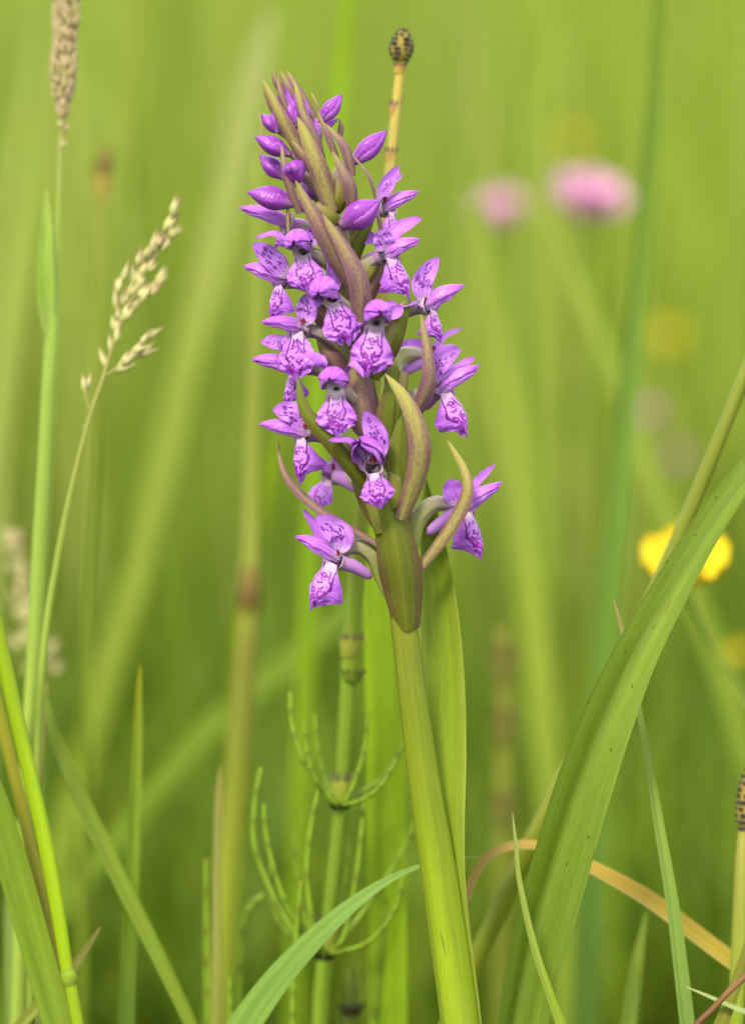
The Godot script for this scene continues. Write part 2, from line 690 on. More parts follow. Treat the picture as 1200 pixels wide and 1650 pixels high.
func meadow():
	var greens := [K(144, 174, 42), K(126, 158, 34), K(160, 184, 60), K(138, 168, 30), K(118, 154, 42), K(170, 184, 66), K(148, 178, 40)]
	var straw := [K(180, 188, 70), K(166, 184, 50), K(160, 186, 50), K(176, 192, 84)]
	# the sward is short behind the orchid and grows taller farther off, so its tops stand in the light
	var far := func(_k: int) -> Array:
		var d := 0.30 + 6.5 * pow(rng.randf(), 1.5)
		var half := 0.45 + 0.36 * d
		var h := (0.082 + 0.056 * d) * rng.randf_range(0.55, 1.25)
		return [Vector3(rng.randf_range(-half, half), 0, -d), h, rng.randf_range(0.003, 0.007), 0.6]
	scatter("meadow_grass", "soft blur of green grass behind the orchid", blade_mesh(0.5, 0.5), 100000, far, greens)
	scatter("meadow_grass_bent", "arching green blades among the meadow grass", blade_mesh(1.1, 0.4), 70000, far, greens)
	var stems := func(_k: int) -> Array:
		var d := 0.55 + 4.5 * pow(rng.randf(), 1.2)
		var half := 0.45 + 0.36 * d
		return [Vector3(rng.randf_range(-half, half), 0, -d), (0.2 + 0.06 * d) * rng.randf_range(0.6, 1.3), rng.randf_range(0.002, 0.004), 0.2]
	scatter("meadow_stalks", "pale flowering stalks standing in the meadow grass", stem_mesh(), 1600, stems, straw)
	var rim := func(k: int) -> Array:
		var x := rng.randf_range(-9.0, 9.0)
		var z := -rng.randf_range(0.3, 12.0)
		if absf(x) < 0.45 - 0.36 * z and z > -6.0:
			x = (0.45 - 0.36 * z + rng.randf() * 4.0) * (1.0 if k % 2 else -1.0)
		return [Vector3(x, 0, z), minf(0.08 - 0.056 * z, 0.5) * rng.randf_range(0.7, 1.3), rng.randf_range(0.004, 0.009), 0.6]
	scatter("outer_meadow", "meadow grass stretching away on both sides", blade_mesh(0.7, 0.5), 60000, rim, greens)
	var shade_toned := func(_k: int) -> Array:  # added low blades; shade at the foot of the grass is in their colour
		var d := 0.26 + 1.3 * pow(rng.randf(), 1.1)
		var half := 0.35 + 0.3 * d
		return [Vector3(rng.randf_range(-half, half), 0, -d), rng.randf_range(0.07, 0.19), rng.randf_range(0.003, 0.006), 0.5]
	scatter("shade_toned_grass", "added low grass blades, the shade deep in the meadow put into their darker green", blade_mesh(0.8, 0.5), 14000, shade_toned, [K(112, 142, 26), K(98, 130, 22), K(124, 150, 32), K(90, 122, 26)])
	var nearer := func(_k: int) -> Array:
		var d := rng.randf_range(0.4, 3.0)
		var half := 0.16 + 0.22 * d
		return [Vector3(rng.randf_range(-half, half), 0, -d), rng.randf_range(0.22, 0.5), rng.randf_range(0.0018, 0.0038), 0.2]
	scatter("tall_meadow_grass", "scattered taller blades standing out of the meadow behind the orchid", blade_mesh(0.35, 0.5), 1300, nearer, [K(172, 192, 76), K(156, 184, 50), K(146, 174, 46), K(190, 200, 110), K(130, 160, 44), K(184, 190, 92), K(160, 186, 66)])
	var low := func(_k: int) -> Array:
		return [Vector3(rng.randf_range(-1.3, 1.3), 0, rng.randf_range(-0.6, 1.1)), rng.randf_range(0.04, 0.11), rng.randf_range(0.002, 0.004), 0.7]
	scatter("turf", "short grass at the foot of the orchid", blade_mesh(0.9, 0.4), 12000, low, greens)


# ------------------------------------------------------------------ the orchid
var lips := []
var hood_tops := []
var hood_sides := []


func lip_mesh(sd: int, reflex: float, mat: Material) -> ArrayMesh:
	var s := Shape.new()
	var nz := FastNoiseLite.new()
	nz.seed = sd
	nz.frequency = 1.0
	var half := [0.20, 0.21, 0.24, 0.295, 0.355, 0.405, 0.435, 0.45, 0.44, 0.40, 0.33, 0.24, 0.11]
	var f := func(u: float, v: float) -> Array:
		var x := u * 2.0 - 1.0
		var a := absf(x)
		var w: float = key(half, v)
		w *= 1.0 + (0.16 * nz.get_noise_2d(v * 8.0, signf(x) * 5.0) + 0.035 * sin(v * 38.0 + sd + x)) * smooth(0.3, 0.6, v)
		if reflex > 0.6:
			w *= 1.0 - 0.72 * smooth(0.5, 1.0, v)
		var cut := smooth(0.24, 0.5, a) * 0.15 - 0.05 * smooth(0.5, 0.9, a) + 0.045 * sin(a * 15.0 + sd) * smooth(0.2, 0.5, a)
		var y := v * (1.0 - cut * smooth(0.5, 1.0, v))
		var side := signf(x) * pow(a, 0.95)
		var z := 0.055 * sin(v * PI * 0.85) - reflex * pow(a, 2.0) * w * (0.5 + 0.9 * smooth(0.1, 0.6, v))
		z += 0.05 * nz.get_noise_2d(v * 5.0 + 3.0, x * 2.0) * smooth(0.2, 0.6, v) * a * 2.0
		z += 0.035 * sin(v * 24.0 + x * 5.0 + sd) * smooth(0.6, 1.0, a) * smooth(0.25, 0.5, v)
		z -= 0.10 * smooth(0.7, 1.0, v) * (v - 0.7) / 0.3
		z += 0.17 * smooth(0.2, 0.0, v) * (a * a * 1.6 - 0.4)      # the neck is a little gutter
		return [Vector3(side * w * (1.0 - 0.28 * reflex * a * a), y, z), Color.WHITE]
	s.grid(24, 36, f)
	return s.mesh(mat)


func hood_mesh(from: float, to: float, size: float, mat: Material, droop: float, sd: int) -> ArrayMesh:
	var s := Shape.new()
	var nz := FastNoiseLite.new()
	nz.seed = sd
	nz.frequency = 1.0
	var rad := [0.20, 0.30, 0.36, 0.37, 0.35, 0.29, 0.20, 0.05]
	var ridge := [0.12, 0.26, 0.34, 0.37, 0.36, 0.31, 0.22, 0.08]
	var f := func(u: float, v: float) -> Array:
		var th := deg_to_rad(lerpf(from, to, u))
		var r: float = key(rad, v) * size
		var g: float = key(ridge, v) + (size - 1.0) * 0.25
		var y := v * lerpf(0.9, 1.0, size) + 0.03 * sin(th * 5.0)
		r *= 1.0 + 0.16 * nz.get_noise_2d(u * 2.5, v * 3.0)
		y += 0.05 * nz.get_noise_2d(u * 3.0 + 9.0, 4.0) * v
		return [Vector3(sin(th) * r + 0.05 * nz.get_noise_1d(v * 2.0) * v, y, g - r * (1.0 - cos(th)) - droop * v * v * 0.1 + 0.02 * pow(cos(th * 0.5), 24.0)), Color.WHITE]
	s.grid(14, 16, f)
	return s.mesh(mat)


func sepal(fl: Node3D, pts: Array, width: float, normal, mat: String, cup := 0.35, tint := Color.WHITE) -> void:
	var prof := [0.30, 0.62, 0.86, 1.0, 0.98, 0.84, 0.55, 0.12]
	var rows := []
	for r in curve(pts, 7):
		rows.append([r[0], r[1], r[2], 0.0])
	for k in rows.size():
		rows[k][3] = width * prof[k]
	var s := Shape.new()
	ribbon(s, rows, 14, normal, [tint, tint], {"nu": 8, "cup": cup, "wave": 0.14, "phase": rng.randf() * 6.0})
	part("sepal", s, mats[mat], fl)


func flower(orchid_: Node3D, d: Dictionary, k: int) -> void:
	var t: Array = d.t
	var face := dirn(d.n)
	var up := rig.basis.y
	var O := at(t[0], t[1], t[2])
	# spur and throat: one funnel open to the front
	var s := Shape.new()
	var sp: Array = d.spur
	var fz: Array = d.n
	var m := Vector3(fz[0], -fz[1], fz[2]).normalized() * 7.0
	var mouth := [t[0] + m.x, t[1] + m.y, t[2] + m.z, 32.0]
	var rows := [mouth, [t[0] - m.x * 0.6, t[1] - m.y * 0.6 + 1.0, t[2] - m.z * 0.6, 27.0],
		[lerpf(t[0], sp[0], 0.5), lerpf(t[1], sp[1], 0.5) - 3.0, lerpf(t[2], sp[2], 0.5), 22.0], [sp[0], sp[1], sp[2], 15.0], [sp[0] + (sp[0] - t[0]) * 0.08, sp[1] + 1.0, sp[2], 1.5]]
	tube(s, rows, 16, 14, [K(240, 222, 226), K(180, 146, 172), K(206, 140, 222), K(200, 140, 216), K(184, 114, 198)])
	var fl := MeshInstance3D.new()
	var nm := "flower"
	var q := 1
	while orchid_.has_node(nm):
		nm = "flower_%03d" % q
		q += 1
	fl.name = nm
	orchid_.add_child(fl)
	fl.global_position = O
	for w in s.v.size():
		s.v[w] -= O
	fl.mesh = s.mesh(mats.flesh)
	# ovary
	if d.has("ov"):
		s = Shape.new()
		tube(s, d.ov, 14, 18, [K(188, 160, 178), K(164, 158, 110), K(156, 160, 84), K(150, 156, 70)], {"ribs": 6, "deep": 0.07, "turn": 2.5})
		part("ovary", s, mats.flesh, fl)
	# column: pale wings round a maroon stigma
	s = Shape.new()
	var cb := O + up * 0.0010 - face * 0.0004
	pod(s, cb - up * 0.0003, cb + up * 0.0009 + face * 0.0006, [0.6, 1.0, 0.9, 0.2], 0.0013, [K(214, 176, 186), K(150, 40, 70), K(110, 20, 50)], 10, 6)
	for sd in [-1.0, 1.0]:
		var sx: Vector3 = up.cross(face).normalized() * sd * 0.0006
		pod(s, cb + sx - up * 0.0003, cb + sx + up * 0.0010 + face * 0.0003, [0.5, 1.0, 0.8, 0.2], 0.0006, [K(236, 214, 222), K(200, 120, 190)], 8, 5)
	part("column", s, mats.flesh, fl)
	# hood: a dorsal sepal over two petals
	var hb: Array = d.get("hb", [t[0], t[1] - 8.0, t[2] - 8.0])
	var hn := dirn(d.get("hn", [0, 1, 0.2]))
	var wide: float = d.get("hw", 1.2)
	var A := at(hb[0], hb[1], hb[2])
	var B := at(d.hood[0], d.hood[1], d.hood[2])
	place("hood", hood_tops[k % 5], fl, A, B, hn, wide, wide)
	place("petal", hood_sides[(k * 2) % 5], fl, A, A.lerp(B, 0.94), hn, wide, wide)
	place("petal", hood_sides[(k * 3 + 1) % 5], fl, A, A.lerp(B, 0.90), hn, -wide, wide)
	for e in d.sep:
		var tint := rng.randf_range(0.86, 1.06)
		sepal(fl, e[0], e[1], e[2], e[3], rng.randf_range(0.2, 0.5), Color(tint, tint, minf(1.0, tint * 1.03)))
	# lip
	if d.has("lip"):
		var lb: Array = d.get("lb", [t[0], t[1] + 9.0, t[2] + 2.0])
		place("lip", lips[(k * 2 + (1 if d.get("fold", false) else 0)) % 10], fl, at(lb[0], lb[1], lb[2]) + face * 0.0007, at(d.lip[0], d.lip[1], d.lip[2]), face, d.get("lw", 1.0) * rng.randf_range(1.0, 1.12))


func bract(orchid_: Node3D, pts: Array, width: float, normal, kind: int, cup := 0.5, base := 0.55, own := []) -> void:
	var prof: Array = own if own.size() else [base, base + 0.22, 0.93, 1.0, 0.93, 0.78, 0.57, 0.33, 0.05]
	var rows := curve(pts, 8)
	for k in rows.size():
		rows[k] = [rows[k][0], rows[k][1], rows[k][2], width * (0.9 if own.size() else 0.82) * prof[k]]
	var s := Shape.new()
	ribbon(s, rows, 20, normal, [Color.WHITE, Color.WHITE], {"nu": 10, "cup": -cup * 0.35, "fold": -0.2, "wave": 0.04, "phase": rng.randf() * 6.0})
	part("bract", s, mats["bract%d" % kind], orchid_)


func bud(orchid_: Node3D, a: Array, b: Array, width: float, dark := 1.0, called := "bud") -> void:
	var s := Shape.new()
	var A := at(a[0], a[1], a[2])
	var B := at(b[0], b[1], b[2])
	var c := Color(dark, dark, dark)
	var prof := [0.30, 0.52, 0.74, 0.92, 1.0, 0.98, 0.86, 0.64, 0.36, 0.06]
	pod(s, A, B, prof, width * PX, [c, c], 18, 18, 3, 0.10)
	var m := part(called, s, mats.bud, orchid_)
	# two overlapping outer sepals
	for sd in [-1.0, 1.0]:
		var e := Shape.new()
		var w := width * 0.78
		var off: float = sd * width * 0.2
		var nx: float = -(b[1] - a[1])
		var ny := float(b[0] - a[0])
		var l := maxf(Vector2(nx, ny).length(), 1.0)
		nx /= l
		ny /= l
		var zz := width * 0.44
		var rows := [[a[0], a[1], a[2] + 2, w * 0.35], [lerpf(a[0], b[0], 0.35) + nx * off, lerpf(a[1], b[1], 0.35) + ny * off, lerpf(a[2], b[2], 0.35) + zz * 0.9, w * 0.85],
			[lerpf(a[0], b[0], 0.68) + nx * off * 0.9, lerpf(a[1], b[1], 0.68) + ny * off * 0.9, lerpf(a[2], b[2], 0.68) + zz * 0.78, w * 0.75], [b[0], b[1], b[2] + 3, w * 0.06]]
		ribbon(e, rows, 14, [nx * off * 0.05, -ny * off * 0.05, 1.0], [c, c], {"nu": 6, "cup": -0.75})
		part("sepal", e, mats.hood if sd > 0 else mats.bud, m)


func axis(y: float) -> Array:           # the middle of the flower stem at that height
	var a := [[462, 130], [480, 180], [520, 300], [555, 450], [580, 600], [610, 750], [640, 900], [660, 1050], [685, 1250], [715, 1450], [742, 1650]]
	for k in a.size() - 1:
		if y <= a[k + 1][1]:
			var t := clampf((y - a[k][1]) / (a[k + 1][1] - a[k][1]), 0, 1)
			return [lerpf(a[k][0], a[k + 1][0], t), y, 0.0]
	return [742.0, y, 0.0]


func ovary_of(t: Array, drop: float, thick := 24.0) -> Array:
	var e := axis(minf(t[1] + drop, 985.0))
	var mx: float = lerpf(t[0], e[0], 0.55)
	var mz: float = t[2] * 0.62
	return [[t[0], t[1] - 3.0, t[2] - 6.0, thick * 0.6], [mx, t[1] + drop * 0.22, mz, thick], [lerpf(t[0], e[0], 0.88), t[1] + drop * 0.65, t[2] * 0.2, thick * 0.92], [e[0], e[1], 0.0, thick * 0.45]]


func orchid():
	for k in 5:
		lips.append(lip_mesh(20 + k, 0.10 + 0.07 * (k % 3), mats["lip%d" % k]))
		lips.append(lip_mesh(40 + k, 0.70 + 0.12 * (k % 2), mats["lip%d" % ((k + 2) % 5)]))
	for k in 5:
		hood_tops.append(hood_mesh(-72.0 - k * 3.0, 66.0 + k * 4.0, 1.0 - 0.04 * (k % 3), mats.hood, 0.2 + 0.25 * (k % 2), 300 + k))
		hood_sides.append(hood_mesh(14.0, 112.0 + 5.0 * (k % 3), 0.9, mats.petal, 0.6 - 0.3 * (k % 2), 320 + k))
	var foot := at(770, 1650, 0)
	var o := thing("orchid", "purple flowered marsh orchid spike in sharp focus, with spotted lips and brownish bracts", "orchid", Vector3(foot.x, 0, foot.z + 0.012))
	# stem
	var s := Shape.new()
	var st := rooted([[462, 130, 0, 8], [480, 180, 0, 14], [520, 300, 0, 26], [555, 450, 0, 34], [580, 600, 0, 40], [610, 750, 0, 46], [638, 900, 0, 44], [656, 1050, 0, 44], [682, 1250, 0, 52], [714, 1450, 0, 60], [742, 1650, 0, 63]], 0.5)
	tube(s, st, 70, 26, [K(150, 140, 90), K(160, 130, 110), K(150, 140, 80), K(150, 150, 60), K(140, 156, 40), K(160, 184, 42), K(168, 196, 44), K(168, 196, 48), K(150, 170, 60)], {"ribs": 9, "deep": 0.010})
	part("stem", s, mats.stalk, o)
	# leaf sheathing the stem, its blade standing behind
	s = Shape.new()
	ribbon(s, rooted([[686, 772, -60, 3], [696, 860, -55, 36], [707, 980, -48, 60], [714, 1100, -40, 68], [714, 1220, -30, 72], [712, 1330, -14, 70], [717, 1450, -2, 66], [742, 1650, 0, 64]], 0.5), 44, [[-0.1, 0.05, 1], [0.1, 0.05, 1], [0.2, 0.05, 1]], [K(136, 160, 36), K(146, 172, 36), K(150, 174, 40), K(150, 176, 44)], {"nu": 12, "cup": 0.5, "edge": K(176, 192, 80)})
	part("leaf", s, mats.leaf, o)
	s = Shape.new()
	ribbon(s, [[664, 1276, 10, 3], [676, 1345, 14, 12], [688, 1410, 20, 18], [700, 1465, 24, 22], [710, 1508, 28, 18], [718, 1540, 30, 3]], 26, [[-0.75, 0, 0.7], [-0.65, 0, 0.8], [-0.5, 0, 1]], [K(168, 192, 80), K(160, 184, 56), K(156, 180, 50)], {"nu": 8, "cup": -0.55, "edge": K(196, 208, 120)})
	part("leaf_sheath", s, mats.leaf, o)

	# flowers: t throat, n facing, hood tip, lip tip, sepals [path, width, normal, colouring], spur tip
	var F := [
		{"t": [486, 404, 58], "n": [0.05, 0.15, 1], "hood": [472, 392, 104], "lip": [497, 471, 76], "spur": [520, 425, 5], "sep": [[[[470, 398, 58], [445, 380, 60], [411, 384, 62]], 17, [0.1, 0.8, 0.6], "petal"], [[[497, 396, 52], [507, 378, 50], [514, 362, 48]], 30, [0.1, 0.1, 1], "spot0"]]},
		{"t": [534, 480, 76], "n": [0.3, 0.12, 1], "hood": [512, 472, 124], "hb": [529, 470, 66], "lip": [565, 555, 88], "spur": [560, 500, 20], "sep": [[[[528, 466, 68], [527, 440, 70], [529, 411, 66]], 22, [0.95, 0, 0.42], "petal"], [[[520, 478, 70], [508, 486, 74], [500, 492, 72]], 24, [-0.3, 0.2, 1], "petal"], [[[538, 466, 50], [545, 440, 40], [548, 430, 40]], 26, [0.3, 0.1, 1], "petal"]]},
		{"t": [606, 520, 86], "n": [-0.1, 0.15, 1], "hood": [613, 503, 136], "lip": [591, 607, 98], "spur": [600, 545, 20], "sep": [[[[593, 512, 82], [590, 485, 84], [576, 461, 84]], 18, [-0.85, 0.3, 0.5], "petal"], [[[622, 512, 70], [636, 504, 64], [648, 494, 60]], 22, [0.3, 0.3, 1], "petal"], [[[616, 506, 60], [630, 494, 50], [637, 486, 48]], 20, [0.3, 0.3, 1], "petal"]]},
		{"t": [541, 627, 82], "n": [0.0, 0.12, 1], "hood": [532, 612, 130], "lip": [543, 704, 96], "spur": [560, 650, 20], "sep": [[[[530, 612, 82], [522, 588, 92], [500, 574, 100], [476, 580, 106]], 22, [[-0.9, 0.2, 0.4], [0.1, 0.8, 0.6]], "petal"], [[[554, 612, 82], [558, 594, 92], [570, 590, 102], [586, 608, 108]], 22, [[0.8, 0.2, 0.6], [0.5, 0.6, 0.7]], "petal"]]},
		{"t": [601, 754, 86], "n": [0.08, 0.1, 1], "hood": [577, 711, 112], "hb": [602, 751, 64], "hn": [0.15, 1, -0.2], "hw": 1.2, "lip": [614, 820, 98], "spur": [620, 790, 20], "sep": [[[[610, 740, 78], [607, 705, 88], [587, 663, 96]], 38, [-0.1, 0.15, 1], "spot1"], [[[586, 738, 80], [564, 712, 88], [529, 710, 96]], 18, [0.1, 0.8, 0.6], "petal"]]},
		{"t": [460, 451, 24], "n": [-0.72, 0.1, 0.7], "hood": [393, 432, 30], "hb": [462, 452, 18], "hn": [0.15, 1, 0.35], "hw": 0.66, "lip": [434, 520, 30], "lb": [456, 456, 26], "spur": [500, 465, -10], "fold": true, "sep": [[[[464, 446, 30], [440, 420, 38], [408, 392, 42]], 36, [-0.1, 0.35, 1], "spot2"]]},
		{"t": [487, 530, 44], "n": [-0.5, 0.1, 0.86], "hood": [423, 520, 66], "hb": [488, 527, 38], "hn": [0.1, 1, 0.3], "hw": 0.6, "lip": [474, 613, 58], "lb": [485, 534, 48], "spur": [528, 545, -5], "sep": [[[[491, 524, 46], [496, 500, 48], [492, 474, 48]], 36, [-0.2, 0.1, 1], "spot0"]]},
		{"t": [486, 590, -8], "n": [-0.8, 0.1, 0.6], "hood": [406, 580, 2], "hb": [484, 594, -12], "hn": [0.1, 1, 0.3], "hw": 0.6, "lip": [459, 657, 2], "lb": [478, 596, -4], "spur": [530, 605, -30], "fold": true, "sep": [[[[484, 582, 0], [455, 556, 4], [420, 552, 4]], 30, [-0.1, 0.5, 0.9], "spot1"]]},
		{"t": [491, 698, 26], "n": [-0.6, 0.1, 0.8], "hood": [419, 685, 34], "hb": [494, 700, 20], "hn": [0.1, 1, 0.3], "hw": 0.6, "lip": [480, 782, 36], "lb": [490, 704, 30], "spur": [536, 712, 0], "fold": true, "sep": [[[[492, 692, 28], [475, 668, 34], [440, 660, 36]], 40, [-0.1, 0.35, 1], "spot2"]]},
		{"t": [536, 766, -110], "n": [-0.6, 0.1, 0.75], "hood": [497, 742, -105], "hb": [540, 764, -116], "hn": [0.1, 1, 0.3], "hw": 0.7, "lip": [503, 818, -100], "spur": [576, 788, -80], "sep": [[[[540, 758, -110], [548, 735, -112], [546, 715, -112]], 26, [0, 0.2, 1], "petal"], [[[545, 762, -110], [565, 745, -112], [578, 738, -112]], 22, [0, 0.2, 1], "petal"]]},
		{"t": [542, 903, 24], "n": [-0.5, 0.1, 0.86], "hood": [476, 867, 34], "hb": [546, 900, 18], "hn": [0.3, 1, 0.3], "hw": 0.56, "lip": [496, 984, 40], "lb": [540, 908, 28], "spur": [594, 927, 0], "fold": true, "sep": [[[[546, 890, 26], [546, 862, 32], [509, 833, 40]], 44, [0.05, 0.2, 1], "spot0"], [[[540, 890, 14], [515, 862, 6], [488, 820, 0]], 22, [0.5, 0.4, 0.8], "petal"]], "ov": [[546, 892, 10, 16], [575, 880, 8, 24], [602, 896, 5, 28], [614, 930, 0, 22], [625, 960, 0, 14]]},
		{"t": [620, 336, -14], "n": [0.75, 0.1, 0.65], "hood": [674, 310, -6], "hb": [617, 336, -18], "hn": [-0.2, 1, 0.3], "hw": 0.62, "lip": [644, 396, 0], "lb": [624, 342, -10], "spur": [585, 350, -20], "fold": true, "sep": [[[[612, 325, -16], [622, 300, -22], [642, 268, -26]], 24, [0.2, 0.2, 1], "petal"], [[[606, 328, -4], [625, 300, 4], [649, 282, 6]], 18, [-0.3, 0.5, 0.8], "spot1"]]},
		{"t": [620, 412, 40], "n": [0.55, 0.12, 0.83], "hood": [677, 387, 52], "hb": [616, 411, 34], "hn": [-0.2, 1, 0.35], "hw": 0.66, "lip": [662, 482, 56], "lb": [624, 414, 44], "spur": [580, 427, 8], "fold": true, "sep": [[[[622, 404, 48], [617, 388, 54], [611, 370, 56]], 34, [0.0, 0.3, 1], "spot2"], [[[618, 402, 34], [642, 372, 26], [679, 352, 16]], 27, [-0.1, 0.5, 0.85], "petal"], [[[606, 392, 20], [592, 385, 14], [580, 388, 10]], 24, [0, 0.4, 1], "petal"]]},
		{"t": [687, 493, 24], "n": [0.75, 0.1, 0.65], "hood": [747, 461, 30], "hb": [683, 494, 18], "hn": [-0.15, 1, 0.35], "hw": 0.66, "lip": [713, 553, 34], "lb": [691, 498, 26], "spur": [655, 505, -10], "fold": true, "sep": [[[[684, 486, 28], [680, 455, 34], [706, 415, 38]], 34, [0.1, 0.2, 1], "spot0"], [[[685, 498, 30], [662, 490, 46], [638, 500, 58]], 16, [0, 0.9, 0.5], "petal"]]},
		{"t": [698, 576, -95], "n": [0.6, 0.1, 0.7], "hood": [736, 560, -92], "hb": [692, 578, -98], "hn": [-0.1, 1, 0.3], "hw": 0.75, "lip": [716, 620, -90], "spur": [650, 600, -60], "sep": [[[[695, 570, -95], [715, 545, -98], [744, 530, -100]], 14, [0, 0.8, 0.6], "petal"], [[[690, 574, -90], [668, 562, -84], [644, 560, -80]], 32, [0, 0.4, 1], "petal"]], "ov": [[690, 574, -90, 14], [660, 570, -60, 24], [636, 584, -30, 30], [632, 620, -5, 26], [628, 660, 0, 14]]},
		{"t": [707, 629, 18], "n": [0.5, 0.12, 0.86], "hood": [773, 592, 26], "hb": [702, 632, 12], "hn": [-0.2, 1, 0.35], "hw": 0.56, "lip": [756, 704, 38], "lb": [712, 632, 22], "spur": [686, 655, -10], "fold": true, "sep": [[[[698, 620, 22], [706, 592, 28], [742, 562, 32]], 32, [0.0, 0.35, 1], "spot1"], [[[704, 622, 12], [734, 598, 8], [765, 576, 4]], 20, [-0.1, 0.6, 0.8], "petal"]]},
		{"t": [748, 820, -22], "n": [0.55, 0.1, 0.8], "hood": [808, 779, -18], "hb": [742, 822, -26], "hn": [-0.2, 1, 0.3], "hw": 0.56, "lip": [779, 904, -14], "lb": [748, 824, -18], "spur": [692, 856, -10], "fold": true, "lw": 0.85, "sep": [[[[748, 812, -24], [766, 780, -28], [797, 748, -30]], 16, [0, 0.6, 0.8], "petal"], [[[744, 812, -20], [732, 795, -16], [724, 772, -14]], 38, [0, 0.2, 1], "petal"]], "ov": [[738, 815, -24, 16], [700, 812, -20, 26], [672, 838, -12, 30], [664, 872, -4, 26], [660, 905, 0, 16]]},
		{"t": [466, 362, -14], "n": [-0.8, 0.1, 0.5], "hood": [386, 336, -8], "hb": [470, 360, -20], "hn": [0.2, 1, 0.3], "hw": 0.5, "lip": [440, 400, -10], "spur": [505, 372, -20], "fold": true, "sep": []},
	]
	for k in F.size():
		if not F[k].has("ov"):
			F[k].ov = ovary_of(F[k].t, 78.0)
		flower(o, F[k], k)
	# buds
	bud(o, [452, 214, -10], [420, 184, -14], 22)
	bud(o, [474, 208, 30], [466, 154, 28], 24, 1.1)
	bud(o, [514, 198, 6], [551, 152, 2], 27, 1.1)
	bud(o, [500, 210, -30], [545, 192, -34], 18)
	bud(o, [566, 264, 12], [623, 210, 8], 33, 1.1)
	bud(o, [468, 250, 26], [411, 221, 30], 29, 0.9)
	bud(o, [458, 288, 0], [418, 250, -4], 29, 1.1)
	bud(o, [480, 282, 44], [469, 270, 92], 38, 0.85)
	bud(o, [476, 330, 34], [399, 310, 36], 38, 0.85)
	bud(o, [548, 364, 62], [612, 324, 70], 46, 1.1)
	bud(o, [520, 322, 10], [486, 292, 10], 28, 1.0)
	for e in [[[474, 208, 30], 60], [[452, 214, -10], 50], [[514, 198, 6], 60], [[566, 264, 12], 74], [[468, 250, 26], 64], [[458, 288, 0], 60], [[480, 282, 44], 74], [[476, 330, 34], 70], [[548, 364, 62], 90]]:
		s = Shape.new()
		tube(s, ovary_of(e[0], e[1], 22.0), 12, 16, [K(180, 140, 160), K(168, 150, 120), K(160, 160, 90), K(150, 154, 76)], {"ribs": 6, "deep": 0.06, "turn": 2.0})
		part("ovary", s, mats.flesh, o)
	# small green ovaries showing between the bracts
	for e in [[[540, 345, 30, 12], [548, 318, 44, 28], [545, 288, 46, 14]], [[552, 372, 30, 12], [530, 348, 42, 30], [508, 330, 44, 16]], [[575, 470, 20, 14], [592, 440, 26, 26], [606, 410, 22, 16]], [[600, 610, 40, 20], [616, 560, 50, 28], [634, 520, 50, 20]], [[628, 700, 40, 20], [640, 640, 44, 28], [650, 600, 40, 18]], [[616, 860, 40, 22], [606, 810, 34, 32], [600, 775, 40, 22]], [[640, 820, 50, 24], [634, 775, 46, 30], [624, 745, 46, 18]], [[590, 720, 30, 22], [594, 685, 40, 32], [598, 645, 34, 20]]]:
		s = Shape.new()
		tube(s, e, 12, 16, [K(118, 122, 48), K(132, 132, 56), K(140, 120, 84)], {"ribs": 6, "deep": 0.10, "turn": 2.0})
		part("ovary", s, mats.flesh, o)
	# the crowded tip
	for e in [[[470, 196, 26], [461, 140, 30], 15], [[480, 200, 20], [476, 138, 20], 15], [[458, 188, 24], [449, 143, 26], 13], [[492, 206, 24], [490, 160, 28], 16], [[510, 238, 26], [506, 190, 32], 17], [[446, 214, 20], [440, 176, 20], 14]]:
		bud(o, e[0], e[1], e[2], 1.12)
	bract(o, [[476, 205, 34], [456, 165, 40], [446, 122, 36]], 17, [-0.3, 0.1, 1], 1)
	bract(o, [[498, 215, 40], [486, 172, 44], [474, 128, 38]], 18, [0.2, 0.1, 1], 0)
	bract(o, [[545, 258, 30], [530, 220, 34], [512, 178, 30]], 17, [0.5, 0.1, 0.9], 1)
	bract(o, [[520, 300, 60], [498, 260, 66], [470, 226, 62]], 22, [-0.2, 0.1, 1], 1)
	# bracts
	var Z := [0.0, 0.1, 1.0]
	var L := [-0.5, 0.1, 0.85]
	var R := [0.5, 0.1, 0.85]
	bract(o, [[466, 165, 6], [446, 135, 4], [438, 111, 2]], 18, L, 1)
	bract(o, [[508, 190, 4], [482, 146, 6], [463, 114, 2]], 24, R, 1)
	bract(o, [[492, 200, 18], [470, 150, 26], [452, 114, 22]], 26, Z, 1)
	bract(o, [[488, 258, 40], [456, 196, 52], [421, 126, 44]], 30, L, 0)
	bract(o, [[468, 215, 2], [440, 172, 4], [424, 140, 4]], 24, L, 1)
	bract(o, [[522, 262, 34], [502, 208, 46], [477, 158, 40]], 28, R, 1)
	bract(o, [[518, 186, -6], [510, 164, -6], [501, 148, -6]], 10, [0.7, 0.1, 0.6], 0)
	bract(o, [[548, 225, -20], [550, 205, -22], [547, 190, -24]], 14, R, 1)
	bract(o, [[420, 250, 0], [422, 215, -4], [417, 174, -8]], 7, L, 0)
	bract(o, [[536, 342, 52], [510, 262, 72], [479, 188, 70]], 40, Z, 0)
	bract(o, [[570, 284, 40], [556, 236, 52], [524, 199, 50]], 24, R, 1)
	bract(o, [[572, 345, 54], [564, 296, 78], [535, 243, 78]], 34, R, 1)
	bract(o, [[606, 320, 30], [596, 284, 42], [566, 247, 40]], 13, [0.8, 0.2, 0.6], 1)
	bract(o, [[482, 345, 60], [460, 284, 74], [453, 234, 68]], 20, L, 1)
	bract(o, [[464, 385, 30], [463, 350, 36], [464, 320, 34]], 9, L, 0)
	bract(o, [[572, 470, 52], [520, 376, 92], [476, 291, 88]], 38, [-0.1, 0.1, 1], 1)
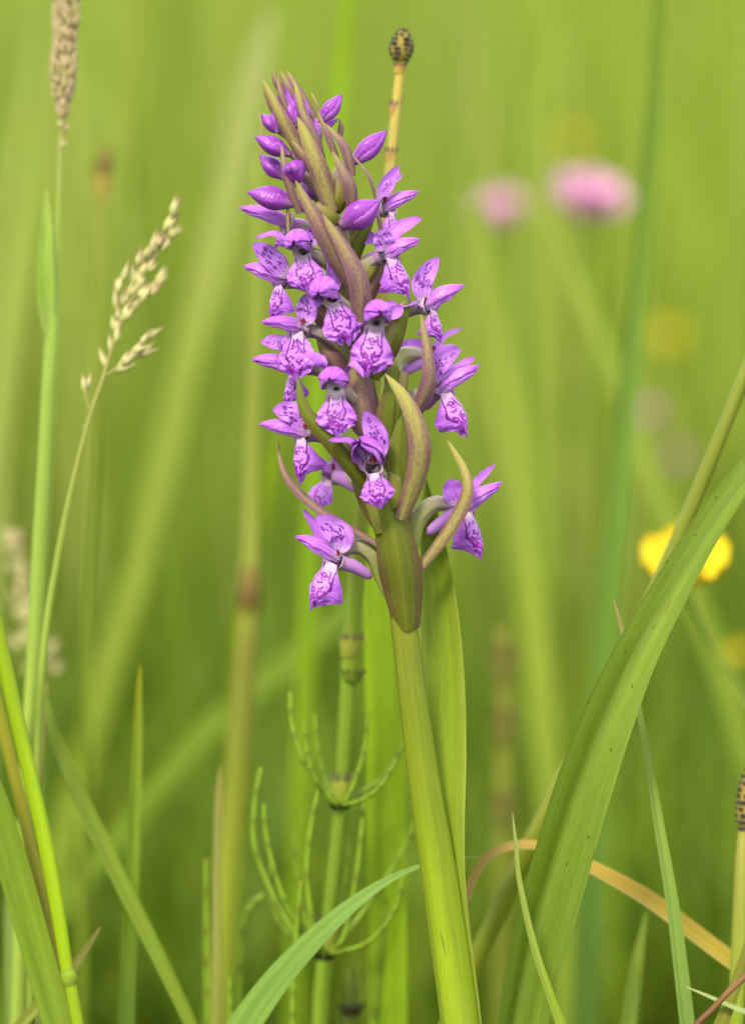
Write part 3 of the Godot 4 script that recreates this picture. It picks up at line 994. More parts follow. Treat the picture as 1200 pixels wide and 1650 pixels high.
	bract(o, [[586, 555, 60], [576, 446, 102], [520, 345, 100]], 44, [0.15, 0.1, 1], 1)
	bract(o, [[560, 440, 18], [580, 388, 22], [606, 340, 10]], 38, R, 2)
	bract(o, [[617, 390, 42], [612, 356, 48], [601, 328, 42]], 11, R, 1)
	bract(o, [[585, 510, 16], [602, 455, 28], [630, 400, 12]], 42, R, 1)
	bract(o, [[640, 470, 0], [644, 430, 4], [638, 395, 0]], 18, R, 0)
	bract(o, [[600, 610, 40], [634, 545, 58], [660, 480, 48]], 48, [0.35, 0.1, 1], 2)
	bract(o, [[545, 560, 20], [520, 515, 36], [492, 470, 20]], 46, L, 1)
	bract(o, [[560, 610, 10], [530, 575, 22], [510, 545, 10]], 40, L, 1)
	bract(o, [[664, 680, 40], [692, 606, 72], [678, 506, 62]], 33, [0.25, 0.1, 1], 1)
	bract(o, [[646, 838, 62], [678, 735, 104], [660, 655, 110], [621, 603, 98]], 46, [0.2, 0.1, 1], 0)
	bract(o, [[592, 790, 44], [535, 715, 84], [490, 660, 88], [480, 608, 76]], 34, [-0.25, 0.2, 1], 2)
	bract(o, [[606, 874, 30], [510, 818, 20], [458, 762, 6], [447, 703, -4]], 19, [-0.3, 0.6, 0.8], 1)
	bract(o, [[590, 700, 52], [578, 635, 66], [572, 555, 58]], 66, Z, 1)
	bract(o, [[626, 740, 50], [632, 660, 62], [640, 590, 50]], 60, R, 2)
	bract(o, [[648, 850, 40], [640, 745, 60], [650, 640, 44]], 66, [0.2, 0.1, 1], 2)
	bract(o, [[636, 880, 20], [590, 800, 24], [560, 730, 0]], 56, L, 2)
	bract(o, [[655, 1018, 25], [650, 965, 40], [638, 885, 60], [616, 775, 58]], 78, [-0.05, 0.1, 1], 2, 2.0, 0.4, [0.60, 0.68, 0.80, 0.93, 1.0, 0.96, 0.84, 0.68, 0.5])
	bract(o, [[676, 916, 14], [736, 832, 30], [752, 772, 34], [717, 704, 12]], 29, [[0.0, 0.4, 1], [-0.2, 0.3, 1]], 0)


# ------------------------------------------------------------------ horsetails
func whorl_branch(o: Node3D, pts: Array, thick: float, segs: int) -> void:
	var rows := curve(pts, segs * 4)
	var s := Shape.new()
	var cols := []
	var full := []
	for k in rows.size():
		var ph := float(k % 4)
		full.append([rows[k][0], rows[k][1], rows[k][2], thick * (1.0 - 0.25 * k / rows.size()) * (1.25 if ph == 0 else 1.0)])
		cols.append(K(124, 144, 48) if ph == 0 and k > 0 and k < rows.size() - 1 else K(150, 184, 50))
	cols[-1] = K(170, 190, 70)
	tube(s, full, full.size() - 1, 8, cols)
	part("branch", s, mats.stalk, o)


func cone_part(o: Node3D, a: Vector3, b: Vector3, width: float, scale_rows: int) -> void:
	var s := Shape.new()
	pod(s, a, b, [0.5, 0.82, 0.98, 1.0, 0.92, 0.72, 0.42, 0.08], width * 0.9, [K(170, 150, 60), K(150, 130, 70)], 16, 12)
	var m := part("cone", s, mats.soft, o)
	var T := (b - a).normalized()
	var A := T.cross(rig.basis.z).normalized()
	var B := A.cross(T)
	for r in scale_rows:
		var v := (r + 0.5) / scale_rows
		var rad: float = key([0.5, 0.82, 0.98, 1.0, 0.92, 0.72, 0.42, 0.08], v) * width * 0.5
		var cnt := maxi(4, int(TAU * rad / (width * 0.26)))
		for k in cnt:
			var t := (k + 0.5 * (r % 2)) * TAU / cnt + 0.2 * sin(k * 3.7 + r)
			var nrm := A * cos(t) + B * sin(t)
			var p := a.lerp(b, v) + nrm * rad * 0.86
			var e := Shape.new()
			var g := 0.7 + 0.5 * rng.randf()
			pod(e, p, p + nrm * width * 0.13, [0.6, 1.0, 0.8, 0.1], width * 0.2 * (0.8 + 0.5 * rng.randf()), [Color(0.09 * g, 0.08 * g, 0.04 * g), Color(0.02 * g, 0.02 * g, 0.025 * g)], 6, 4)
			part("scale", e, mats.soft, m)


func sheath(o: Node3D, x: float, y: float, z: float, w: float, h: float, low: Color, high: Color, teeth: Color, lean := 0.0) -> void:
	var s := Shape.new()
	tube(s, [[x + lean * h * 0.5, y + h * 0.5, z, w * 1.02], [x, y, z, w * 1.18], [x - lean * h * 0.5, y - h * 0.5, z, w * 1.3]], 4, 12, [low, high])
	for k in 9:
		var a := k * TAU / 9
		var px := x + cos(a) * w * 0.62 - lean * h * 0.5
		var pz := z + sin(a) * w * 0.62
		pod(s, at(px, y - h * 0.45, pz), at(px + cos(a) * w * 0.06 - lean * h * 0.3, y - h * 0.85, pz), [1.0, 0.8, 0.1], sz(w * 0.3, z), [teeth, teeth], 5, 3)
	part("sheath", s, mats.soft, o)


func horsetails():
	var g := at(523, 1650, -300)
	var o := thing("horsetail", "jointed horsetail with whorled branches and a dark cone above the orchid", "horsetail", Vector3(g.x, 0, g.z))
	var s := Shape.new()
	var path := rooted([[646, 96, -170, 13], [641, 150, -172, 16], [632, 235, -176, 16], [624, 330, -182, 18], [604, 600, -205, 22], [577, 900, -235, 26], [566, 1030, -246, 28], [549, 1297, -270, 24], [523, 1540, -296, 26], [515, 1650, -306, 26]], 0.2)
	tube(s, path, 60, 14, [K(222, 196, 84), K(226, 208, 104), K(196, 180, 80), K(150, 176, 60), K(140, 172, 50), K(142, 176, 52), K(136, 170, 48), K(124, 154, 48), K(120, 140, 50)], {"ribs": 8, "deep": 0.07})
	part("stem", s, mats.stalk, o)
	cone_part(o, at(644, 99, -170), at(650, 45, -170), sz(38, -170), 7)
	sheath(o, 643, 112, -170, 16, 14, K(206, 168, 70), K(190, 150, 90), K(90, 70, 60), -0.1)
	sheath(o, 636, 178, -174, 15, 22, K(190, 150, 70), K(176, 140, 100), K(120, 90, 80), -0.1)
	sheath(o, 629, 252, -177, 15, 20, K(196, 160, 76), K(176, 146, 96), K(120, 96, 76), -0.1)
	sheath(o, 564, 1044, -247, 28, 30, K(140, 150, 50), K(166, 168, 66), K(120, 110, 70), -0.1)
	sheath(o, 568, 1090, -243, 28, 14, K(110, 130, 40), K(116, 136, 42), K(84, 90, 40), -0.1)
	sheath(o, 550, 1276, -269, 29, 40, K(136, 158, 46), K(160, 168, 60), K(110, 110, 70), -0.1)
	sheath(o, 548, 1300, -270, 27, 7, Color(0.012, 0.014, 0.008), Color(0.02, 0.02, 0.01), Color(0.02, 0.02, 0.01))
	sheath(o, 526, 1512, -294, 32, 44, K(136, 158, 46), K(166, 168, 66), K(110, 110, 70), -0.1)
	sheath(o, 523, 1540, -296, 30, 10, Color(0.012, 0.014, 0.008), Color(0.02, 0.02, 0.01), Color(0.02, 0.02, 0.01))
	for b in [[[[549, 1298, -262], [534, 1288, -240], [490, 1228, -230], [470, 1166, -232], [468, 1115, -236]], 11],
			[[[549, 1298, -262], [512, 1262, -225], [496, 1214, -215], [491, 1163, -212]], 10],
			[[[550, 1298, -262], [565, 1276, -250], [585, 1214, -250], [592, 1146, -252]], 10],
			[[[550, 1298, -280], [576, 1281, -300], [621, 1250, -320], [657, 1186, -330]], 10],
			[[[522, 1538, -290], [468, 1494, -290], [414, 1377, -300], [410, 1300, -304], [421, 1237, -306]], 11],
			[[[522, 1538, -288], [470, 1474, -260], [443, 1406, -252], [428, 1340, -250], [425, 1296, -248]], 11],
			[[[522, 1538, -282], [507, 1505, -255], [495, 1410, -245], [501, 1334, -242], [516, 1264, -240]], 11],
			[[[524, 1538, -288], [555, 1508, -270], [574, 1414, -262], [583, 1330, -262], [587, 1286, -260]], 11],
			[[[524, 1538, -300], [570, 1490, -320], [640, 1388, -340], [672, 1318, -350]], 10],
			[[[549, 1298, -282], [560, 1262, -310], [566, 1200, -318], [562, 1130, -322]], 8],
			[[[549, 1298, -284], [530, 1270, -310], [514, 1215, -322], [508, 1150, -326]], 8],
			[[[549, 1298, -258], [580, 1290, -236], [612, 1268, -226], [640, 1225, -222]], 8],
			[[[522, 1538, -306], [500, 1500, -330], [480, 1420, -345], [474, 1340, -348]], 8],
			[[[522, 1538, -308], [540, 1500, -330], [556, 1430, -342], [560, 1350, -346]], 8],
			[[[522, 1538, -308], [470, 1510, -336], [440, 1460, -345], [436, 1380, -348]], 8],
			[[[524, 1538, -284], [590, 1520, -262], [634, 1470, -254], [650, 1410, -252]], 8],
			[[[472, 1660, -260], [472, 1600, -262], [476, 1523, -258], [486, 1420, -255]], 11]]:
		whorl_branch(o, b[0], b[1] * 0.92, 6)
	# a second shoot beside it, its branches only
	g = at(480, 1720, -420)
	o = thing("horsetail", "fainter horsetail shoot with thin bent branches left of the tall one", "horsetail", Vector3(g.x, 0, g.z), "")
	s = Shape.new()
	tube(s, rooted([[564, 1560, -430, 20], [566, 1625, -432, 26], [560, 1700, -436, 28]], 0.2), 16, 10, [K(130, 150, 50), K(140, 140, 60), K(120, 140, 50)])
	part("stem", s, mats.stalk, o)
	sheath(o, 566, 1628, -430, 28, 14, Color(0.03, 0.02, 0.012), Color(0.05, 0.035, 0.02), Color(0.05, 0.04, 0.02))
	for b in [[[[380, 1720, -420], [386, 1595, -420], [390, 1500, -420], [404, 1460, -420], [425, 1443, -420]], 13],
			[[[372, 1720, -300], [372, 1650, -300], [371, 1574, -300]], 10], [[[334, 1720, -380], [333, 1600, -380], [332, 1500, -380], [333, 1385, -380]], 11],
			[[[600, 1720, -400], [604, 1632, -400], [620, 1486, -400], [617, 1435, -400]], 11]]:
		whorl_branch(o, b[0], b[1] * 0.92, 6)
	# far shoots
	far_horsetail([[170, 240], [168, 262], [164, 320], [160, 420], [152, 700], [140, 1100]], -1000, 17, "blurred young horsetail with a grey cone near the upper left", true, [300])
	far_horsetail([[813, 1010], [812, 1075], [812, 1180], [811, 1310], [808, 1480], [806, 1640]], -1350, 27, "blurred banded horsetail stem between the orchid and the broad leaf", false, [1075, 1180, 1312])
	# one at the right edge, its cone half out of view
	g = at(1180, 1650, -160)
	o = thing("horsetail", "horsetail cut by the right edge, dark cone on a bright green stem", "horsetail", Vector3(g.x, 0, g.z))
	s = Shape.new()
	tube(s, rooted([[1199, 1330, -160, 16], [1195, 1400, -160, 24], [1190, 1540, -160, 25], [1184, 1650, -160, 26]], 0.2), 24, 12, [K(196, 190, 90), K(160, 184, 60), K(150, 184, 50), K(140, 170, 50)], {"ribs": 8})
	part("stem", s, mats.stalk, o)
	cone_part(o, at(1200, 1340, -160), at(1210, 1225, -160), sz(38, -160), 11)


func far_horsetail(pts: Array, z: float, w: float, label: String, with_cone: bool, joints: Array) -> void:
	var rows := []
	for p in pts:
		rows.append([p[0], p[1], z, w])
	rows = rooted(rows, 0.2)
	var n := rows.size()
	var g := at(rows[n - 1][0], rows[n - 1][1], rows[n - 1][2])
	var o := thing("horsetail", label, "horsetail", Vector3(g.x, 0, g.z))
	var s := Shape.new()
	tube(s, rows, 30, 10, [K(176, 158, 66), K(156, 166, 56), K(134, 158, 48), K(130, 150, 46)] if with_cone else [K(150, 150, 60), K(140, 150, 50), K(140, 160, 50)])
	part("stem", s, mats.stalk, o)
	for y in joints:
		var x: float = pts[1][0]
		for k in pts.size() - 1:
			if y >= pts[k][1] and y <= pts[k + 1][1]:
				x = lerpf(pts[k][0], pts[k + 1][0], float(y - pts[k][1]) / (pts[k + 1][1] - pts[k][1]))
		if with_cone:
			sheath(o, x, y, z, w * 1.2, 40, K(166, 160, 66), K(180, 150, 74), K(130, 110, 60))
		else:
			sheath(o, x, y, z, w * 1.15, 44, K(112, 116, 44), K(128, 120, 58), K(100, 92, 46))
	if with_cone:
		cone_part(o, at(169, 278, z), at(170, 235, z), sz(26, z), 5)


# ------------------------------------------------------------------ grasses
func blade(label: String, pts: Array, normal, cols: Array, o := {}, called := "grass", category := "grass", root := true) -> void:
	var rows: Array = rooted(pts, o.get("lean", 0.4)) if root else pts
	var n := rows.size()
	var g := at(rows[n - 1][0], rows[n - 1][1], rows[n - 1][2])
	var s := Shape.new()
	ribbon(s, rows, 12 + n * 4, normal, cols, o)
	single(called, s, mats.specked if called == "broad_leaf" else mats.leaf2 if o.get("rough", false) else mats.leaf, label, category, g, o.get("group", ""))


func spikelet(s: Shape, x: float, y: float, z: float, ang: float, l: float, w: float) -> void:
	var dx := cos(ang) * l
	var dy := -sin(ang) * l
	var dz := rng.randf_range(-0.3, 0.3) * l
	var a := at(x, y, z)
	var pale := K(214, 206, 140)
	var g := K(186, 190, 96)
	var pink := K(156, 96, 96)
	for k in 3:
		var q := rng.randf_range(-0.34, 0.34)
		var b := at(x + dx * (1.0 - 0.12 * k) - dy * q, y + dy * (1.0 - 0.12 * k) + dx * q, z + dz + rng.randf_range(-4, 4))
		pod(s, a, b, [0.2, 0.7, 1.0, 0.74, 0.4, 0.14, 0.03], sz(w * 0.62 * rng.randf_range(0.8, 1.15), z), [g, pale, pale.lerp(pink, rng.randf() * 0.8), pink] if k != 1 else [g, g.lerp(pale, 0.6), pale, pink.lerp(pale, 0.3)], 8, 6)


func grasses():
	# spike-headed grass at the upper left
	var z := -300.0
	var g := at(30, 1650, z)
	var o := thing("spike_grass", "tall grass with a dense pinkish cylindrical spike at the upper left", "grass", Vector3(g.x, 0, g.z))
	var s := Shape.new()
	tube(s, rooted([[110, -60, z, 8], [104, 120, z, 9], [98, 250, z, 10], [92, 400, z, 11], [84, 545, z, 24], [70, 800, z, 27], [56, 1050, z, 26], [44, 1250, z, 26], [30, 1650, z, 28]], 0.3), 40, 10, [K(190, 186, 100), K(180, 190, 96), K(166, 192, 84), K(166, 196, 80), K(172, 200, 80), K(170, 198, 80), K(150, 180, 70), K(140, 170, 60)])
	part("stem", s, mats.stalk, o)
	s = Shape.new()
	ribbon(s, [[74, 306, z + 10, 4], [74, 360, z + 14, 18], [73, 430, z + 16, 29], [75, 500, z + 12, 28], [82, 552, z + 6, 10]], 20, [0.3, 0.1, 1], [K(190, 208, 100), K(172, 206, 84), K(174, 208, 86), K(206, 216, 126)], {"nu": 4, "cup": 0.3})
	part("leaf", s, mats.leaf, o)
	s = Shape.new()
	tube(s, [[113, -70, z, 22], [109, 40, z, 25], [104, 130, z, 22], [102, 186, z, 9]], 16, 10, [K(186, 176, 110), K(196, 176, 130), K(186, 186, 100)], {"ribs": 5, "deep": 0.15})
	part("spike_core", s, mats.soft, o)
	for k in 290:
		var v := rng.randf()
		var y := lerpf(-70.0, 190.0, v)
		var cx := lerpf(112.0, 101.0, v)
		var a := rng.randf() * TAU
		var rad: float = 20.0 * key([0.8, 1.0, 1.0, 0.95, 0.75, 0.95, 0.8, 0.35], v)
		var p := at(cx + cos(a) * rad * 0.75, y, z + sin(a) * rad * 0.75)
		var q := at(cx + cos(a) * rad * 1.25 - 1.0, y - rng.randf_range(15, 24), z + sin(a) * rad * 1.2)
		s = Shape.new()
		var pk := rng.randf()
		var c1 := K(190, 186, 104).lerp(K(200, 170, 132), pk)
		var c2 := K(186, 150, 140).lerp(K(216, 200, 160), rng.randf())
		pod(s, p, q, [0.3, 1.0, 0.9, 0.5, 0.06], sz(rng.randf_range(6.5, 10.0), z), [c1, c1, c2], 6, 4)
		part("spikelet", s, mats.soft, o)
	for e in [[98, 200], [106, 205], [99, 228], [103, 232]]:
		s = Shape.new()
		spikelet(s, e[0], e[1] + 8, z + 4, PI * 0.5, 20, 9)
		part("spikelet", s, mats.soft, o)
	# panicle grass
	z = -210.0
	g = at(60, 1650, z)
	o = thing("panicle_grass", "meadow grass with a loose one-sided cream and purple panicle at the left", "grass", Vector3(g.x, 0, g.z))
	s = Shape.new()
	tube(s, rooted([[286, 345, z, 4], [250, 405, z, 4], [215, 480, z, 5], [186, 545, z, 5], [168, 605, z, 6], [146, 670, z, 7], [126, 745, z, 8], [108, 825, z, 11], [90, 920, z, 12], [76, 1010, z, 13], [66, 1120, z, 13], [58, 1300, z, 14], [50, 1650, z, 16]], 0.3), 60, 8, [K(190, 186, 110), K(190, 180, 110), K(184, 180, 100), K(170, 184, 80), K(166, 190, 76), K(164, 188, 74), K(140, 170, 60), K(140, 160, 60)])
	for b in [[[168, 608], [190, 592], [215, 572], [248, 530]], [[205, 505], [225, 490], [250, 455]], [[176, 588], [178, 560]], [[146, 660], [139, 640], [140, 615]], [[135, 690], [138, 684]]]:
		var rows := []
		for p in b:
			rows.append([p[0], p[1], z, 3.5])
		tube(s, rows, 8, 6, [K(190, 190, 110), K(190, 186, 120)])
	part("stem", s, mats.stalk, o)
	for e in [[276, 350, 1.05], [264, 372, 1.1], [272, 385, 1.0], [252, 398, 1.1], [262, 405, 0.95], [243, 408, 1.15], [240, 425, 1.1], [232, 418, 1.2], [228, 445, 1.15], [238, 440, 0.9], [222, 430, 1.4], [224, 468, 1.2], [216, 462, 1.3], [196, 455, 1.25], [190, 472, 1.35], [206, 480, 1.2], [198, 495, 1.3], [186, 500, 1.4], [208, 500, 1.0], [192, 520, 1.35], [184, 535, 1.4], [200, 515, 1.1], [250, 462, 0.8], [238, 478, 0.75], [228, 488, 0.9], [222, 478, 0.7], [238, 545, 0.75], [226, 556, 0.85], [214, 570, 0.8], [206, 580, 0.6], [196, 588, 0.8], [188, 600, 0.7], [222, 575, 0.5], [180, 570, 1.45], [170, 592, 1.6], [186, 552, 1.3], [138, 635, 1.5], [141, 660, 0.6], [135, 688, 0.4]]:
		s = Shape.new()
		var small: bool = e[1] > 650
		spikelet(s, e[0], e[1], z + rng.randf_range(-8, 8), e[2], 14.0 if small else rng.randf_range(34, 46), 8.0 if small else rng.randf_range(14, 18))
		part("spikelet", s, mats.soft, o)
	# bright stem, lower left
	s = Shape.new()
	o = thing("green_stalk", "glossy bright green grass stem slanting across the lower left corner", "grass", at(132, 1650, -60))
	tube(s, rooted([[-14, 960, -60, 22], [4, 1050, -60, 24], [28, 1160, -60, 25], [54, 1270, -60, 25], [82, 1400, -60, 25], [108, 1560, -60, 21], [112, 1580, -60, 20], [126, 1650, -60, 19]], 0.3), 40, 14, [K(160, 190, 30), K(166, 198, 30), K(168, 200, 34), K(166, 196, 34), K(150, 180, 40), K(130, 160, 40)])
	part("stem", s, mats.stalk, o)
	s = Shape.new()
	pod(s, at(108, 1560, -60), at(114, 1588, -60), [0.86, 1.1, 1.15, 0.9], sz(24, -60), [K(150, 176, 40), K(160, 180, 60)], 14, 6)
	part("joint", s, mats.stalk, o)
	blade("olive and rust coloured stem just behind the bright green stem", [[-20, 1060, -170, 18], [16, 1210, -170, 20], [52, 1370, -170, 20], [84, 1510, -170, 18], [110, 1650, -170, 18]], [0.3, 0, 1], [K(180, 180, 50), K(166, 160, 60), K(160, 130, 80), K(150, 150, 60)], {"nu": 4, "cup": -0.6}, "rusty_stalk", "grass")
	blade("wide pale green blade crossing the lower left corner", [[-50, 1180, -80, 30], [-8, 1300, -80, 48], [36, 1450, -80, 52], [70, 1570, -80, 50], [98, 1670, -80, 48]], [[0.2, 0.2, 1], [0.3, 0.1, 1]], [K(136, 166, 46), K(146, 174, 50), K(154, 180, 54), K(140, 166, 46)], {"nu": 6, "fold": 0.25})
	blade("slender blade leaning down to the right between left stems and tan stalk", [[70, 1110, -260, 4], [92, 1190, -260, 20], [132, 1290, -260, 27], [190, 1410, -260, 26], [250, 1530, -260, 24], [312, 1660, -260, 20]], [0.1, 0.1, 1], [K(150, 174, 64), K(142, 168, 54), K(136, 162, 46), K(120, 150, 40)], {"nu": 4, "fold": 0.2, "lean": 0.8})
	blade("upright blue-green blade with a yellow tip in the lower left", [[226, 1072, -290, 2], [224, 1110, -290, 9], [221, 1200, -290, 17], [216, 1330, -290, 22], [209, 1480, -290, 27], [203, 1650, -290, 28]], [0.2, 0, 1], [K(176, 176, 40), K(136, 164, 44), K(120, 152, 50), K(112, 144, 56), K(106, 136, 50)], {"nu": 4, "fold": 0.35})
	blade("short pale blade tip pointing up right in the lower left", [[162, 1494, -190, 3], [128, 1545, -190, 14], [80, 1600, -190, 18], [30, 1655, -190, 18]], [0.1, 0.2, 1], [K(176, 166, 90), K(150, 174, 60), K(146, 172, 60)], {"nu": 4, "fold": 0.2, "lean": 0.7})
	blade("thin yellow-brown blade tip beside the spiked grass stem", [[76, 1100, -270, 3], [68, 1170, -270, 12], [60, 1260, -270, 14], [54, 1400, -270, 14], [50, 1650, -270, 14]], [0.2, 0, 1], [K(186, 170, 110), K(160, 160, 60), K(150, 160, 60)], {"nu": 4, "fold": 0.2})
	blade("soft green blade standing at the left edge behind the wide blade", [[20, 1380, -420, 8], [24, 1480, -420, 34], [26, 1570, -420, 36], [28, 1660, -420, 38]], [0, 0, 1], [K(150, 180, 90), K(140, 170, 80), K(130, 166, 70)], {"nu": 4})
	blade("dry tan folded blade standing left of the horsetail branches", [[354, 1234, -330, 3], [350, 1290, -330, 13], [347, 1400, -330, 17], [346, 1520, -330, 20], [346, 1660, -330, 22]], [-0.4, 0, 1], [K(178, 172, 96), K(172, 174, 84), K(166, 176, 68), K(160, 174, 62)], {"nu": 4, "fold": -0.9})
	# tan stalk with a node, out of focus
	o = thing("reed_stalk", "blurred yellowish stalk with a rusty joint left of the orchid", "grass stalk", at(346, 1650, -950))
	s = Shape.new()
	tube(s, rooted([[420, 250, -950, 18], [416, 450, -950, 22], [409, 700, -950, 26], [404, 900, -950, 28], [400, 985, -950, 34], [396, 1060, -950, 36], [382, 1250, -950, 40], [365, 1450, -950, 42], [350, 1660, -950, 42]], 0.3), 40, 12, [K(160, 178, 66), K(166, 178, 70), K(166, 174, 66), K(150, 150, 60), K(168, 184, 50), K(176, 190, 52), K(170, 184, 48), K(160, 176, 48)])
	part("stem", s, mats.stalk, o)
	s = Shape.new()
	tube(s, [[404, 910, -948, 30], [402, 950, -948, 36], [401, 975, -948, 38], [400, 990, -948, 36]], 8, 12, [K(150, 140, 60), K(128, 106, 56), K(104, 84, 34), K(150, 156, 50)])
	part("joint", s, mats.soft, o)
	blade("bright yellow-green blade leaning on the tan stalk", [[450, 690, -960, 4], [436, 750, -960, 20], [416, 850, -960, 26], [396, 960, -960, 28], [384, 1040, -960, 26], [372, 1250, -960, 22], [360, 1660, -960, 20]], [0.2, 0, 1], [K(150, 180, 20), K(156, 184, 24), K(140, 160, 30), K(130, 150, 40)], {"nu": 4})
	blade("broad bright green blade standing right behind the orchid stem", [[590, 780, -400, 10], [612, 880, -400, 58], [618, 1050, -400, 64], [622, 1250, -400, 66], [624, 1450, -400, 66], [626, 1660, -400, 66]], [-0.3, 0.2, 1], [K(166, 200, 40), K(164, 198, 40), K(156, 192, 40), K(144, 178, 40)], {"nu": 4, "fold": 0.15})
	blade("blue-green bent blade passing behind the orchid stem to a thin tip", [[772, 1380, -60, 2], [730, 1384, -62, 6], [684, 1394, -66, 11], [636, 1414, -72, 18], [586, 1446, -80, 30], [530, 1494, -92, 42], [470, 1556, -104, 52], [420, 1620, -112, 60], [372, 1700, -118, 64], [330, 1830, -124, 60], [310, 2100, -130, 50], [300, 3000, -140, 40]], [[0, 1, 0.3], [-0.2, 0.7, 0.7], [-0.5, 0.4, 0.8]], [K(150, 180, 80), K(136, 170, 76), K(130, 166, 70), K(132, 170, 66), K(124, 160, 60)], {"nu": 6, "fold": 0.2}, "grass", "grass", false)
	blade("thin sharp grass blade standing in front of the broad leaf's base", [[825, 1310, 60, 1.5], [830, 1360, 60, 7], [836, 1420, 60, 9], [858, 1520, 60, 12], [884, 1600, 60, 14], [906, 1660, 60, 16]], [[0.3, 0.1, 1], [0.1, 0.1, 1]], [K(186, 196, 110), K(160, 186, 60), K(150, 180, 56), K(146, 176, 60)], {"nu": 4, "fold": 0.45, "lean": 0.6})
	# the broad leaf on the right
	blade("broad keeled green leaf arching to the right edge with dark specks", [[1262, 700, 60, 34], [1200, 772, 50, 46], [1136, 862, 40, 54], [1076, 962, 30, 62], [1022, 1060, 24, 72], [972, 1170, 18, 86], [928, 1290, 12, 94], [888, 1420, 6, 98], [854, 1540, 2, 94], [828, 1660, 0, 90]], [[-0.3, 0.5, 0.8], [0.15, 0.3, 1], [0.5, 0.1, 0.9], [0.5, 0.05, 0.9]], [K(150, 176, 72), K(142, 168, 60), K(126, 154, 42), K(118, 146, 34), K(118, 144, 34), K(118, 146, 36)], {"nu": 8, "fold": 0.55, "edge": K(132, 160, 52), "rib": K(134, 160, 56), "lean": 0.5}, "broad_leaf", "leaf")
	# dry leaf behind it
	blade("curled yellow and orange dry blade passing behind the broad leaf", [[752, 1450, -180, 12], [766, 1410, -180, 16], [792, 1376, -180, 16], [840, 1362, -182, 18], [890, 1370, -184, 22], [940, 1394, -186, 30], [1040, 1450, -186, 38], [1140, 1524, -188, 38], [1230, 1592, -190, 36]], [[-0.5, 0.3, 0.8], [0.2, 0.8, 0.6], [0.3, 0.6, 0.8], [0.2, 0.4, 0.9]], [K(190, 160, 100), K(192, 162, 84), K(196, 164, 60), K(206, 190, 64), K(214, 204, 88), K(206, 198, 84)], {"nu": 6, "fold": 0.3, "edge": K(208, 180, 80), "lean": 0.8}, "dry_grass", "grass")
	o = thing("reed_stalk", "olive grass stalk slanting from the right edge down behind the broad leaf", "grass stalk", at(760, 1600, -280))
	s = Shape.new()
	tube(s, rooted([[1240, 510, -150, 20], [1200, 604, -160, 22], [1140, 752, -175, 23], [1086, 880, -190, 24], [1010, 1050, -215, 27], [905, 1262, -240, 30], [850, 1370, -255, 31], [766, 1550, -275, 32], [720, 1660, -285, 32]], 0.5), 44, 12, [K(156, 170, 60), K(150, 162, 56), K(146, 156, 56), K(150, 164, 46), K(164, 180, 50), K(160, 176, 50), K(150, 166, 50)])
	part("stem", s, mats.stalk, o)
	blade("narrow upright blade rising past the broad leaf on the right", [[988, 966, -70, 2], [1000, 1010, -70, 7], [1020, 1100, -70, 9], [1042, 1220, -68, 13], [1062, 1340, -66, 18], [1082, 1460, -64, 22], [1096, 1570, -62, 25], [1106, 1660, -60, 26]], [0.25, 0.05, 1], [K(196, 170, 110), K(160, 184, 80), K(146, 176, 76), K(140, 172, 84), K(136, 168, 84), K(130, 160, 70)], {"nu": 4, "fold": 0.35})
	blade("soft narrow blade in the lower right behind the dry blade", [[1040, 1470, -420, 3], [1026, 1550, -420, 18], [1012, 1660, -420, 24]], [0, 0, 1], [K(150, 176, 70), K(140, 170, 60)], {"nu": 4, "fold": 0.3})
	blade("small pale blade end crossing the lower right corner", [[1104, 1590, -40, 2], [1140, 1606, -40, 9], [1180, 1624, -40, 13], [1250, 1652, -40, 16]], [0, 1, 0.6], [K(190, 200, 130), K(160, 190, 90), K(150, 184, 80)], {"nu": 4, "fold": 0.3, "lean": 0.8})
	blade("olive folded blade rising into the lower right corner", [[1230, 1450, -50, 16], [1200, 1536, -50, 20], [1170, 1620, -50, 23], [1150, 1670, -50, 24]], [-0.5, 0.1, 0.9], [K(150, 150, 60), K(140, 150, 50)], {"nu": 4, "fold": -0.6})
	s = Shape.new()
	tube(s, [[1260, 1530, 20, 9], [1216, 1562, 20, 11], [1180, 1592, 20, 10], [1146, 1628, 20, 10], [1112, 1664, 20, 11], [1020, 1790, 10, 12], [980, 2300, -20, 12]], 30, 9, [K(120, 90, 56), K(150, 110, 70), K(120, 84, 56), K(110, 80, 60)], {"ribs": 3, "deep": 0.15})
	single("twig", s, mats.stalk, "thin brown dry twig in the lower right corner", "twig", at(1112, 1664, 20))
	# blurred blades farther back
	blade("tall blue-green blurred blade between the pink flowers and the right edge", [[1062, -40, -1100, 14], [1052, 150, -1100, 22], [1034, 380, -1100, 30], [1008, 650, -1100, 38], [984, 900, -1100, 44], [966, 1100, -1100, 48], [950, 1400, -1100, 50], [940, 1660, -1100, 50]], [0.3, 0, 1], [K(126, 158, 50), K(130, 164, 62), K(130, 166, 66), K(126, 162, 60), K(116, 150, 50)], {"nu": 4, "fold": 0.3})
	blade("thin bright green blurred blade above the orchid's tip", [[566, -60, -1300, 20], [556, 60, -1300, 24], [542, 200, -1300, 26], [520, 500, -1300, 28], [500, 900, -1300, 30]], [0.1, 0, 1], [K(150, 190, 30), K(152, 190, 34), K(150, 184, 40)], {"nu": 4})
	blade("pale slanting blurred blade upper left of the orchid", [[436, 20, -2300, 16], [404, 150, -2300, 50], [350, 380, -2300, 50], [296, 600, -2300, 46], [240, 850, -2300, 40], [170, 1100, -2300, 36]], [0.2, 0.1, 1], [K(196, 204, 130), K(176, 192, 80), K(162, 186, 62), K(150, 178, 50)], {"nu": 4, "lean": 0.9})
